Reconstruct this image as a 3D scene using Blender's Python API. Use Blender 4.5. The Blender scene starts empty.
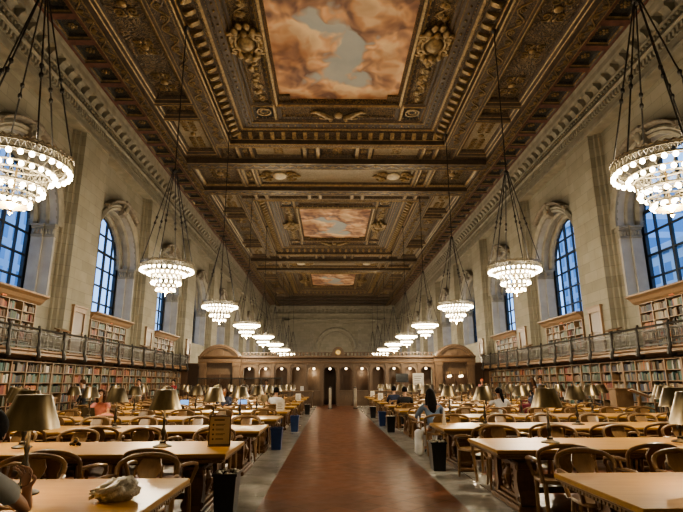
LAMP_W=25.0; CHAND_W=760.0; UP_W=105.0; SKY=3.4; EXPO=0.12
import bpy, math, random
from mathutils import Vector, Matrix
R = math.radians
PI = math.pi
random.seed(7)
COL = bpy.context.scene.collection
SC = bpy.context.scene

# ------------------------------------------------------------------ camera model (for choosing what is in view)
FPX, TH, YAW, CX, CZ = 512.0, R(13.9), R(1.28), -0.42, 1.6
def proj(X, Y, Z):
    dx, dy, dz = X-CX, Y, Z-CZ
    x = dx*math.cos(YAW)-dy*math.sin(YAW); fw = dy*math.cos(YAW)+dx*math.sin(YAW)
    y = dz*math.cos(TH)-fw*math.sin(TH); z = fw*math.cos(TH)+dz*math.sin(TH)
    if z < .2: return (-9999, -9999)
    return 341.5+FPX*x/z, 256-FPX*y/z
def in_view(X, Y, Z, m=40):
    u, v = proj(X, Y, Z)
    return -m < u < 683+m and -m < v < 512+m*2

# ------------------------------------------------------------------ mesh builder
class MB:
    def __init__(s): s.v=[]; s.f=[]; s.m=[]; s.c=None
    def add(s, vs, fs, mi=0):
        o=len(s.v); s.v+=[tuple(p) for p in vs]
        s.f+=[tuple(i+o for i in f) for f in fs]; s.m+=[mi]*len(fs)
    def quad(s, a, b, c, d, mi=0): s.add([a,b,c,d],[(0,1,2,3)],mi)
    def box(s, x0,x1,y0,y1,z0,z1, mi=0, M=None):
        vs=[Vector((x,y,z)) for z in (z0,z1) for y in (y0,y1) for x in (x0,x1)]
        if M is not None: vs=[M@p for p in vs]
        s.add(vs,[(0,2,3,1),(4,5,7,6),(0,1,5,4),(2,6,7,3),(0,4,6,2),(1,3,7,5)],mi)
    def bbox(s, x0,x1,y0,y1,z0,z1, b=.01, mi=0, M=None):   # chamfered box
        vs=[]; 
        for (zz,i) in ((z0,b),(z0+b,0),(z1-b,0),(z1,b)):
            for (x,y) in ((x0+i+b,y0+i),(x1-i-b,y0+i),(x1-i,y0+i+b),(x1-i,y1-i-b),(x1-i-b,y1-i),(x0+i+b,y1-i),(x0+i,y1-i-b),(x0+i,y0+i+b)):
                vs.append(Vector((x,y,zz)))
        if M is not None: vs=[M@p for p in vs]
        fs=[tuple(range(7,-1,-1)),tuple(range(24,32))]
        for k in range(3):
            for i in range(8):
                j=(i+1)%8; fs.append((k*8+i,k*8+j,k*8+8+j,k*8+8+i))
        s.add(vs,fs,mi)
    def tube(s, path, r, n=8, closed=False, mi=0, flat=1.0, cap=True):
        P=[Vector(p) for p in path]; N=len(P)
        rr=r if isinstance(r,(list,tuple)) else [r]*N
        vs=[]; up=None
        for i in range(N):
            if closed: t=P[(i+1)%N]-P[i-1]
            else: t=P[min(i+1,N-1)]-P[max(i-1,0)]
            if t.length<1e-9: t=Vector((0,0,1))
            t.normalize()
            if up is None:
                up=Vector((0,0,1)) if abs(t.z)<.9 else Vector((1,0,0))
            a=up-t*up.dot(t)
            if a.length<1e-4: a=Vector((1,0,0))-t*t.x
            a.normalize(); up=a; b=t.cross(a)
            for k in range(n):
                q=2*PI*k/n+PI/n
                vs.append(P[i]+(a*math.cos(q)*flat+b*math.sin(q))*rr[i])
        fs=[]
        for i in range(N if closed else N-1):
            j=(i+1)%N
            for k in range(n):
                l=(k+1)%n; fs.append((i*n+k,i*n+l,j*n+l,j*n+k))
        if not closed and cap:
            fs.append(tuple(range(n-1,-1,-1))); fs.append(tuple(range((N-1)*n,N*n)))
        s.add(vs,fs,mi)
    def lathe(s, prof, n=16, c=(0,0,0), mi=0, M=None, a0=0, a1=2*PI):
        full=abs(a1-a0-2*PI)<1e-6; cols=n if full else n+1
        vs=[]
        for (r,z) in prof:
            for k in range(cols):
                q=a0+(a1-a0)*k/n
                p=Vector((r*math.cos(q),r*math.sin(q),z))
                if M is not None: p=M@p
                vs.append(p+Vector(c))
        fs=[]
        for i in range(len(prof)-1):
            for k in range(n):
                l=(k+1)%cols; fs.append((i*cols+k,i*cols+l,(i+1)*cols+l,(i+1)*cols+k))
        s.add(vs,fs,mi)
    def sphere(s, c, r, n=10, m=6, mi=0, sc=(1,1,1)):
        vs=[(c[0],c[1],c[2]-r*sc[2])]
        for i in range(1,m):
            q=-PI/2+PI*i/m
            for k in range(n):
                a=2*PI*k/n
                vs.append((c[0]+r*sc[0]*math.cos(q)*math.cos(a),c[1]+r*sc[1]*math.cos(q)*math.sin(a),c[2]+r*sc[2]*math.sin(q)))
        vs.append((c[0],c[1],c[2]+r*sc[2]))
        fs=[(0,1+(k+1)%n,1+k) for k in range(n)]
        for i in range(m-2):
            for k in range(n):
                l=(k+1)%n; fs.append((1+i*n+k,1+i*n+l,1+(i+1)*n+l,1+(i+1)*n+k))
        t=len(vs)-1; o=1+(m-2)*n
        fs+=[(o+k,o+(k+1)%n,t) for k in range(n)]
        s.add(vs,fs,mi)
    def prism(s, poly, fn, t0, t1, mi=0):       # fn(a,b,t) -> point
        n=len(poly)
        vs=[fn(a,b,t0) for a,b in poly]+[fn(a,b,t1) for a,b in poly]
        fs=[tuple(range(n-1,-1,-1)),tuple(range(n,2*n))]+[(i,(i+1)%n,n+(i+1)%n,n+i) for i in range(n)]
        s.add(vs,fs,mi)
    def frame(s, cx,cy,hx,hy, prof, mi=0, cap=None):  # mitred rectangular sweep, prof = (inset, z)
        def ring(i,z): return [(cx-hx+i,cy-hy+i,z),(cx+hx-i,cy-hy+i,z),(cx+hx-i,cy+hy-i,z),(cx-hx+i,cy+hy-i,z)]
        for a,b in zip(prof,prof[1:]):
            m_=b[2] if len(b)>2 else mi
            A=ring(a[0],a[1]); B=ring(b[0],b[1])
            for k in range(4):
                l=(k+1)%4; s.quad(A[k],B[k],B[l],A[l],m_)
        if cap is not None:
            B=ring(prof[-1][0],prof[-1][1]); s.quad(B[0],B[3],B[2],B[1],cap)
    def sweep(s, path, prof, closed=False, mi=0):   # path: (point, axisA, axisB); prof: (a,b)
        n=len(prof); vs=[]
        for p,A,B in path:
            for a,b in prof: vs.append(Vector(p)+Vector(A)*a+Vector(B)*b)
        fs=[]; N=len(path)
        for i in range(N if closed else N-1):
            j=(i+1)%N
            for k in range(n):
                l=(k+1)%n; fs.append((i*n+k,i*n+l,j*n+l,j*n+k))
        if not closed: fs.append(tuple(range(n-1,-1,-1))); fs.append(tuple(range((N-1)*n,N*n)))
        s.add(vs,fs,mi)
    def mesh(s, name, mats, smooth=None):
        me=bpy.data.meshes.new(name); me.from_pydata(s.v,[],s.f)
        if not isinstance(mats,(list,tuple)): mats=[mats]
        for m in mats: me.materials.append(m)
        me.polygons.foreach_set('material_index',s.m)
        if smooth:
            me.polygons.foreach_set('use_smooth',[True]*len(s.f))
            me.set_sharp_from_angle(angle=R(smooth))
        me.update(); return me
    def build(s, name, mats, parent=None, smooth=None, loc=(0,0,0), rz=0):
        o=bpy.data.objects.new(name, s.mesh(name,mats,smooth)); COL.objects.link(o)
        o.location=loc; o.rotation_euler=(0,0,rz)
        if parent is not None: o.parent=parent
        return o
def tag(o, label=None, cat=None, group=None, kind=None):
    if label: o['label']=label
    if cat: o['category']=cat
    if group: o['group']=group
    if kind: o['kind']=kind
    return o
def empty(name, loc=(0,0,0), rz=0, parent=None):
    o=bpy.data.objects.new(name,None); COL.objects.link(o); o.location=loc; o.rotation_euler=(0,0,rz)
    o.empty_display_size=.2
    if parent is not None: o.parent=parent
    return o
KIDS={}
def kids(o):
    return [c for c in o.children]
def dup(root, loc, rz, label, group=None):
    def cp(o, par):
        c=o.copy(); COL.objects.link(c)
        if par is not None: c.parent=par
        for ch in kids(o): cp(ch,c)
        return c
    r=cp(root,None); r.location=loc; r.rotation_euler=(0,0,rz); r['label']=label
    if group: r['group']=group
    return r
ORD=['first','second','third','fourth','fifth','sixth','seventh','eighth','ninth','tenth','eleventh','twelfth','thirteenth','fourteenth','fifteenth','sixteenth','seventeenth','eighteenth','nineteenth','twentieth','twenty-first','twenty-second','twenty-third','twenty-fourth','twenty-fifth','twenty-sixth','twenty-seventh','twenty-eighth','twenty-ninth','thirtieth']

# ------------------------------------------------------------------ materials
class NT:
    def __init__(s,name):
        s.m=bpy.data.materials.new(name); s.m.use_nodes=True; s.t=s.m.node_tree; s.t.nodes.clear()
        s.out=s.n('ShaderNodeOutputMaterial'); 
    def n(s,ty,**k):
        nd=s.t.nodes.new(ty)
        for a,b in k.items():
            if a.startswith('_'): nd.inputs[a[1:].replace('_',' ')].default_value=b
            else: setattr(nd,a,b)
        return nd
    def l(s,a,b): s.t.links.new(a,b)
    def bsdf(s, col=(1,1,1), rough=.5, metal=0, spec=.5):
        b=s.n('ShaderNodeBsdfPrincipled'); b.inputs['Base Color'].default_value=(*col,1); b.inputs['Roughness'].default_value=rough
        b.inputs['Metallic'].default_value=metal; b.inputs['Specular IOR Level'].default_value=spec
        s.l(b.outputs[0],s.out.inputs[0]); s.b=b; return b
    def obj(s, scale=(1,1,1), rnd=False):
        tc=s.n('ShaderNodeTexCoord'); mp=s.n('ShaderNodeMapping'); mp.inputs['Scale'].default_value=scale
        if rnd:
            oi=s.n('ShaderNodeObjectInfo'); va=s.n('ShaderNodeVectorMath',operation='MULTIPLY_ADD'); 
            s.l(oi.outputs['Random'],va.inputs[0]); va.inputs[1].default_value=(37,53,71); s.l(tc.outputs['Object'],va.inputs[2]); s.l(va.outputs[0],mp.inputs[0])
        else: s.l(tc.outputs['Object'],mp.inputs[0])
        return mp.outputs[0]
    def noise(s, vec, scale, detail=3, rough=.5, dist=0):
        n=s.n('ShaderNodeTexNoise',_Scale=scale,_Detail=detail,_Roughness=rough,_Distortion=dist); s.l(vec,n.inputs['Vector']); return n.outputs['Fac']
    def ramp(s, fac, stops, interp='LINEAR'):
        r=s.n('ShaderNodeValToRGB'); e=r.color_ramp.elements; r.color_ramp.interpolation=interp
        while len(e)<len(stops): e.new(.5)
        for i,(p,c) in enumerate(stops): e[i].position=p; e[i].color=(*c,1)
        s.l(fac,r.inputs[0]); return r.outputs[0]
    def mix(s, fac, a, b, mode='MIX'):
        x=s.n('ShaderNodeMix',data_type='RGBA',blend_type=mode)
        for val,i in ((fac,0),(a,6),(b,7)):
            if hasattr(val,'is_linked'): s.l(val,x.inputs[i])
            elif i==0: x.inputs[0].default_value=val
            else: x.inputs[i].default_value=(*val,1)
        return x.outputs[2]
    def bump(s, h, strength=.3, dist=.02):
        b=s.n('ShaderNodeBump'); b.inputs['Strength'].default_value=strength; b.inputs['Distance'].default_value=dist
        s.l(h,b.inputs['Height']); s.l(b.outputs[0],s.b.inputs['Normal'])
def plain(name, col, rough=.5, metal=0, var=.25, scale=4, bump=0, spec=.5, rnd=False, detail=3, stretch=(1,1,1)):
    t=NT(name); t.bsdf(col,rough,metal,spec); v=t.obj(stretch,rnd); f=t.noise(v,scale,detail)
    lo=tuple(c*(1-var) for c in col); hi=tuple(min(1,c*(1+var)) for c in col)
    t.l(t.ramp(f,[(.3,lo),(.7,hi)]),t.b.inputs['Base Color'])
    if bump: t.bump(f,bump,.01)
    return t.m
def emis(name, col, st, sampling='NONE'):
    t=NT(name); e=t.n('ShaderNodeEmission'); e.inputs[0].default_value=(*col,1); e.inputs[1].default_value=st
    t.l(e.outputs[0],t.out.inputs[0]); t.m.cycles.emission_sampling=sampling; return t.m
def wood(name, c0, c1, rough=.35, scale=3, stretch=(1,12,12), rnd=True, spec=.5, tilt=False):
    t=NT(name); t.bsdf(c0,rough,0,spec); v=t.obj(stretch,rnd)
    f=t.noise(v,scale,4,.6,.6); v2=t.obj((1,1,1),rnd); g=t.noise(v2,.7,2)
    a=t.ramp(f,[(.3,c0),(.7,c1)]); b=t.mix(g,a,tuple(c*.75 for c in c0)); b2=t.mix(.35,a,b)
    t.l(b2,t.b.inputs['Base Color']); t.bump(f,.08,.004)
    r=t.n('ShaderNodeMapRange'); t.l(g,r.inputs[0]); r.inputs[3].default_value=max(.05,rough-.1); r.inputs[4].default_value=rough+.12
    t.l(r.outputs[0],t.b.inputs['Roughness']); return t.m
def stone(name, axes='yz', bw=1.15, bh=.46, c0=(.245,.228,.178), c1=(.30,.280,.222), joint=(.165,.153,.12)):
    t=NT(name); t.bsdf(c0,.75,0,.25)
    tc=t.n('ShaderNodeTexCoord'); sx=t.n('ShaderNodeSeparateXYZ'); t.l(tc.outputs['Object'],sx.inputs[0])
    ad=t.n('ShaderNodeMath',operation='ADD'); t.l(sx.outputs['X'],ad.inputs[0]); t.l(sx.outputs['Y'],ad.inputs[1])
    cb=t.n('ShaderNodeCombineXYZ'); t.l(ad.outputs[0],cb.inputs[0]); t.l(sx.outputs['Z'],cb.inputs[1])
    br=t.n('ShaderNodeTexBrick'); t.l(cb.outputs[0],br.inputs['Vector'])
    br.inputs['Scale'].default_value=1; br.inputs['Brick Width'].default_value=bw; br.inputs['Row Height'].default_value=bh
    br.inputs['Mortar Size'].default_value=.008; br.inputs['Mortar Smooth'].default_value=.4
    br.inputs['Color1'].default_value=(*c0,1); br.inputs['Color2'].default_value=(*c1,1); br.inputs['Mortar'].default_value=(*joint,1)
    v=t.obj(); f=t.noise(v,1.3,5,.6); m=t.mix(.35,br.outputs[0],t.ramp(f,[(.3,(.55,.5,.42)),(.7,(1,1,1))]),'MULTIPLY')
    t.l(m,t.b.inputs['Base Color']); t.bump(br.outputs['Fac'],-.25,.01)
    return t.m

M={}
M['stone']=stone('limestone_blocks')
M['stone_plain']=plain('carved_limestone',(.25,.232,.185),.75,0,.2,2.2,.15,.25,detail=5)
M['stone_pale']=plain('pale_reveal_stone',(.35,.335,.30),.8,0,.12,1.5,.1,.2)
M['stone_dark']=plain('dark_carved_stone',(.20,.175,.14),.8,0,.25,6,.2,.2)
# ---- floor tile: terracotta squares set on the diagonal
def tile():
    t=NT('terracotta_tile'); t.bsdf((.3,.1,.05),.3,0,.5)
    tc=t.n('ShaderNodeTexCoord'); mp=t.n('ShaderNodeMapping'); mp.inputs['Rotation'].default_value=(0,0,R(45)); t.l(tc.outputs['Object'],mp.inputs[0])
    br=t.n('ShaderNodeTexBrick'); t.l(mp.outputs[0],br.inputs['Vector']); br.offset=0
    for k,x in (('Scale',1),('Brick Width',.42),('Row Height',.42),('Mortar Size',.009),('Mortar Smooth',.3)): br.inputs[k].default_value=x
    br.inputs['Color1'].default_value=(.215,.082,.040,1); br.inputs['Color2'].default_value=(.125,.046,.023,1); br.inputs['Mortar'].default_value=(.06,.022,.012,1)
    v=t.obj(); f=t.noise(v,1.1,4,.6)
    t.l(t.mix(.5,br.outputs[0],t.ramp(f,[(.3,(.55,.5,.5)),(.7,(1.0,1.0,1.0))]),'MULTIPLY'),t.b.inputs['Base Color'])
    g=t.noise(v,5,3); r=t.n('ShaderNodeMapRange'); t.l(g,r.inputs[0]); r.inputs[3].default_value=.22; r.inputs[4].default_value=.5; t.l(r.outputs[0],t.b.inputs['Roughness'])
    t.bump(br.outputs['Fac'],-.3,.004); return t.m
M['tile']=tile()
def marble():
    t=NT('grey_marble_border'); t.bsdf((.4,.4,.4),.2,0,.5); v=t.obj()
    f=t.noise(v,1.6,6,.6,1.2)
    br=t.n('ShaderNodeTexBrick'); tc=t.n('ShaderNodeTexCoord'); t.l(tc.outputs['Object'],br.inputs['Vector']); br.offset=0
    for k,x in (('Scale',1),('Brick Width',1.0),('Row Height',.9),('Mortar Size',.006)): br.inputs[k].default_value=x
    br.inputs['Color1'].default_value=(1,1,1,1); br.inputs['Color2'].default_value=(.86,.86,.86,1); br.inputs['Mortar'].default_value=(.45,.45,.45,1)
    t.l(t.mix(1,t.ramp(f,[(.3,(.33,.32,.29)),(.7,(.52,.505,.46))]),br.outputs[0],'MULTIPLY'),t.b.inputs['Base Color'])
    r=t.n('ShaderNodeMapRange'); t.l(f,r.inputs[0]); r.inputs[3].default_value=.12; r.inputs[4].default_value=.3; t.l(r.outputs[0],t.b.inputs['Roughness'])
    return t.m
M['marble']=marble()
M['oak_top']=wood('polished_oak_tabletop',(.36,.195,.044),(.48,.275,.073),.36,2.2,(1,9,9),True,.3)
M['oak_dark']=wood('dark_carved_oak',(.085,.046,.021),(.14,.078,.036),.4,3,(6,6,1.2))
M['oak_chair']=wood('honey_oak_chair',(.20,.120,.056),(.29,.178,.088),.3,4,(5,5,1.3))
M['oak_shelf']=wood('bookcase_oak',(.175,.108,.058),(.245,.155,.085),.45,3,(6,6,1),False)
M['oak_booth']=wood('booth_brown_oak',(.098,.060,.035),(.145,.090,.052),.42,3,(5,5,1),False)
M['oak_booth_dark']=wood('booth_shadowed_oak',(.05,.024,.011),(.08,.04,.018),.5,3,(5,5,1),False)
M['bronze']=plain('dark_bronze',(.04,.037,.033),.5,.6,.3,8)
M['iron']=plain('weathered_iron',(.11,.105,.095),.5,.6,.3,6)
M['mullion']=plain('dark_window_metal',(.025,.032,.04),.5,.3,.2,5)
M['brass']=plain('aged_brass',(.42,.29,.12),.35,1,.25,10)
def shade():
    t=NT('brushed_bronze_shade'); t.bsdf((.23,.17,.10),.32,1); v=t.obj((1,1,.15),True); f=t.noise(v,9,4)
    t.l(t.ramp(f,[(.3,(.135,.105,.065)),(.7,(.30,.235,.145))]),t.b.inputs['Base Color']); t.b.inputs['Anisotropic'].default_value=.5; return t.m
M['shade']=shade()
M['shade_in']=plain('shade_white_lining',(.75,.62,.42),.6,0,.05,3)
M['bulb']=emis('lamp_bulb_glow',(1,.80,.50),9)
M['glow']=emis('chandelier_bulb_glow',(1,.84,.55),26)
M['chand']=plain('chandelier_silvered_bronze',(.30,.265,.20),.4,.7,.3,9)
M['gilt_metal']=plain('chandelier_gilt_metal',(.34,.25,.12),.4,.9,.3,9)
# ---- ceiling
def gilt(name, dark, gold, scale, thr=.5, bump=.6, metal=.6, width=.08):
    t=NT(name); t.bsdf(dark,.45,0,.4); v=t.obj()
    n1=t.noise(v,scale*.5,2,.5,2.2); vo=t.n('ShaderNodeTexVoronoi',_Scale=scale); vo.feature='SMOOTH_F1'; t.l(v,vo.inputs['Vector'])
    s_=t.n('ShaderNodeMath',operation='MULTIPLY_ADD'); t.l(n1,s_.inputs[0]); s_.inputs[1].default_value=2.4; t.l(vo.outputs['Distance'],s_.inputs[2])
    pp=t.n('ShaderNodeMath',operation='PINGPONG'); t.l(s_.outputs[0],pp.inputs[0]); pp.inputs[1].default_value=.28
    ns=t.n('ShaderNodeMath',operation='DIVIDE'); t.l(pp.outputs[0],ns.inputs[0]); ns.inputs[1].default_value=.28
    fac=t.ramp(ns.outputs[0],[(thr-width,(0,0,0)),(thr+width,(1,1,1))])
    t.l(t.mix(fac,dark,gold),t.b.inputs['Base Color'])
    mm=t.n('ShaderNodeMath',operation='MULTIPLY'); t.l(fac,mm.inputs[0]); mm.inputs[1].default_value=metal; t.l(mm.outputs[0],t.b.inputs['Metallic'])
    t.bump(ns.outputs[0],bump,.05); return t.m
M['c_brown']=gilt('ceiling_brown_relief',(.058,.043,.030),(.15,.105,.06),5,.72,.5,.2)
M['c_plain']=plain('ceiling_brown_plain',(.070,.052,.037),.5,0,.3,3,.2,.4)
M['c_gilt']=gilt('ceiling_gilt_scroll',(.060,.043,.028),(.27,.185,.085),7,.55,.8,.35)
M['c_gilt2']=gilt('ceiling_gilt_panel',(.068,.052,.035),(.21,.15,.08),4.2,.6,.9,.25)
M['c_gold']=plain('ceiling_gold_leaf',(.27,.195,.098),.45,.5,.35,7,.3)
M['c_blue']=gilt('ceiling_coffer_dark_blue',(.034,.036,.038),(.10,.085,.055),6,.8,.3,.2)
M['c_red']=plain('ceiling_coffer_red_band',(.115,.050,.036),.55,0,.3,5,.2)
M['c_tan']=gilt('ceiling_tan_panel',(.25,.205,.135),(.34,.285,.19),5,.6,.4,.1)
M['c_pale']=plain('painted_gilt_highlight',(.60,.52,.36),.4,.1,.15,6)
def mural():
    t=NT('painted_cloud_mural'); t.bsdf((.5,.4,.3),.7,0,.2)
    tc=t.n('ShaderNodeTexCoord'); mp=t.n('ShaderNodeMapping'); mp.inputs['Scale'].default_value=(.36,.30,1); mp.inputs['Location'].default_value=(.62,.25,0)
    t.l(tc.outputs['Object'],mp.inputs[0]); v=mp.outputs[0]
    w=t.n('ShaderNodeTexNoise',_Scale=1.7,_Detail=2); t.l(v,w.inputs['Vector'])
    va=t.n('ShaderNodeVectorMath',operation='MULTIPLY_ADD'); t.l(w.outputs['Color'],va.inputs[0]); va.inputs[1].default_value=(.5,.5,.5); t.l(v,va.inputs[2]); q=va.outputs[0]
    big=t.noise(q,1.35,3.2,.48,0)
    # the same field sampled a little further on gives each billow a lit and a shaded flank
    mv=t.n('ShaderNodeVectorMath',operation='ADD'); t.l(q,mv.inputs[0]); mv.inputs[1].default_value=(.06,-.11,0)
    big2=t.noise(mv.outputs[0],1.35,3.2,.48,0)
    sub_=t.n('ShaderNodeMath',operation='SUBTRACT'); t.l(big,sub_.inputs[0]); t.l(big2,sub_.inputs[1])
    lit=t.n('ShaderNodeMapRange'); t.l(sub_.outputs[0],lit.inputs[0]); lit.inputs[1].default_value=-.13; lit.inputs[2].default_value=.12
    sep=t.n('ShaderNodeSeparateXYZ'); t.l(tc.outputs['Object'],sep.inputs[0])
    ax=t.n('ShaderNodeMath',operation='ABSOLUTE'); t.l(sep.outputs['X'],ax.inputs[0])
    edge=t.n('ShaderNodeMapRange'); t.l(ax.outputs[0],edge.inputs[0]); edge.inputs[1].default_value=.1; edge.inputs[2].default_value=2.4; edge.inputs[3].default_value=-.07; edge.inputs[4].default_value=.17
    ay=t.n('ShaderNodeMath',operation='ABSOLUTE'); t.l(sep.outputs['Y'],ay.inputs[0])
    ey=t.n('ShaderNodeMapRange'); t.l(ay.outputs[0],ey.inputs[0]); ey.inputs[1].default_value=2.8; ey.inputs[2].default_value=4.8; ey.inputs[3].default_value=0; ey.inputs[4].default_value=.16
    a1=t.n('ShaderNodeMath',operation='ADD'); t.l(big,a1.inputs[0]); t.l(edge.outputs[0],a1.inputs[1])
    a2=t.n('ShaderNodeMath',operation='ADD'); t.l(a1.outputs[0],a2.inputs[0]); t.l(ey.outputs[0],a2.inputs[1])
    cover=t.ramp(a2.outputs[0],[(.47,(0,0,0)),(.53,(1,1,1))])
    cl=t.ramp(lit.outputs[0],[(.10,(.24,.16,.14)),(.34,(.46,.29,.21)),(.56,(.76,.48,.29)),(.82,(.95,.76,.52))])
    deep=t.ramp(a2.outputs[0],[(.58,(1,1,1)),(.82,(.58,.50,.48))]); cl=t.mix(1,cl,deep,'MULTIPLY')
    sky=t.ramp(t.noise(q,2.2,3),[(.3,(.42,.48,.51)),(.7,(.54,.58,.57))])
    t.l(t.mix(cover,sky,cl),t.b.inputs['Base Color']); return t.m
M['mural']=mural()
def glass():
    t=NT('window_glass'); tr=t.n('ShaderNodeBsdfTransparent'); tr.inputs[0].default_value=(.86,.93,1,1); gl=t.n('ShaderNodeBsdfGlossy'); gl.inputs['Roughness'].default_value=.03
    mx=t.n('ShaderNodeMixShader'); mx.inputs[0].default_value=.06; t.l(tr.outputs[0],mx.inputs[1]); t.l(gl.outputs[0],mx.inputs[2]); t.l(mx.outputs[0],t.out.inputs[0]); return t.m
M['glass']=glass()
BOOKC={'brown':(.10,.055,.03),'dark red':(.16,.035,.025),'dark green':(.045,.075,.045),'navy':(.03,.04,.075),'cream':(.34,.29,.21),'tan':(.20,.145,.085),'black':(.022,.02,.018),'grey':(.18,.17,.15),'orange':(.33,.12,.045),'teal':(.08,.15,.135),'white':(.48,.45,.39),'olive':(.125,.115,.06)}
for k,c in BOOKC.items(): M['book_'+k]=plain('book_cloth_'+k.replace(' ','_'),c,.6,0,.2,12)
M['pages']=plain('book_pages',(.62,.55,.42),.8,0,.1,20)
def bookattr():
    t=NT('book_cloth_mixed'); t.bsdf((.3,.2,.1),.6); a=t.n('ShaderNodeVertexColor'); a.layer_name='Col'; v=t.obj(); f=t.noise(v,18,2)
    t.l(t.mix(.5,a.outputs[0],t.ramp(f,[(.3,(.6,.6,.6)),(.7,(1,1,1))]),'MULTIPLY'),t.b.inputs['Base Color']); return t.m
M['books']=bookattr()
M['skin']=plain('skin',(.46,.27,.18),.5,0,.1,6)
M['hair_black']=plain('black_hair',(.012,.010,.009),.8,0,.3,30,.3,.15)
M['hair_brown']=plain('brown_hair',(.06,.03,.015),.8,0,.3,30,.3,.15)
def cloth(n,c): return plain(n,c,.85,0,.15,7,.15)
M['tee_grey']=cloth('grey_tee',(.33,.34,.33)); M['white_cloth']=cloth('white_cloth',(.62,.62,.62)); M['denim']=cloth('blue_denim',(.13,.18,.26))
M['navy']=cloth('navy_cloth',(.03,.04,.08)); M['black_cloth']=cloth('black_cloth',(.015,.015,.017)); M['red_cloth']=cloth('red_cloth',(.32,.04,.05))
M['pink_cloth']=cloth('pink_cloth',(.55,.22,.20)); M['burgundy']=cloth('burgundy_cloth',(.16,.02,.035)); M['blue_cloth']=cloth('blue_cloth',(.06,.14,.42)); M['khaki']=cloth('khaki_cloth',(.25,.2,.13)); M['orange_cloth']=cloth('orange_cloth',(.5,.16,.08))
M['plastic_black']=plain('black_plastic',(.014,.015,.016),.35,0,.2,5); M['plastic_blue']=plain('blue_plastic',(.02,.05,.16),.35,0,.2,5)
M['paper']=plain('white_paper',(.72,.71,.67),.7,0,.05,4); M['card_tan']=plain('tan_card',(.66,.58,.45),.6,0,.08,3); M['ink']=plain('dark_ink',(.06,.045,.03),.7,0,.1,4)
M['screen']=emis('blue_screen_glow',(.25,.5,1),1.2); M['screen_off']=plain('dark_screen',(.01,.011,.012),.2,0,.1,3)
def bagm():
    t=NT('crumpled_plastic_bag'); t.bsdf((.42,.40,.36),.38,0,.5); v=t.obj(); f=t.noise(v,14,5,.6,.6); t.l(t.ramp(f,[(.3,(.34,.31,.26)),(.6,(.66,.61,.53))]),t.b.inputs['Base Color']); t.bump(f,.9,.012); return t.m
M['bag']=bagm()
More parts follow.
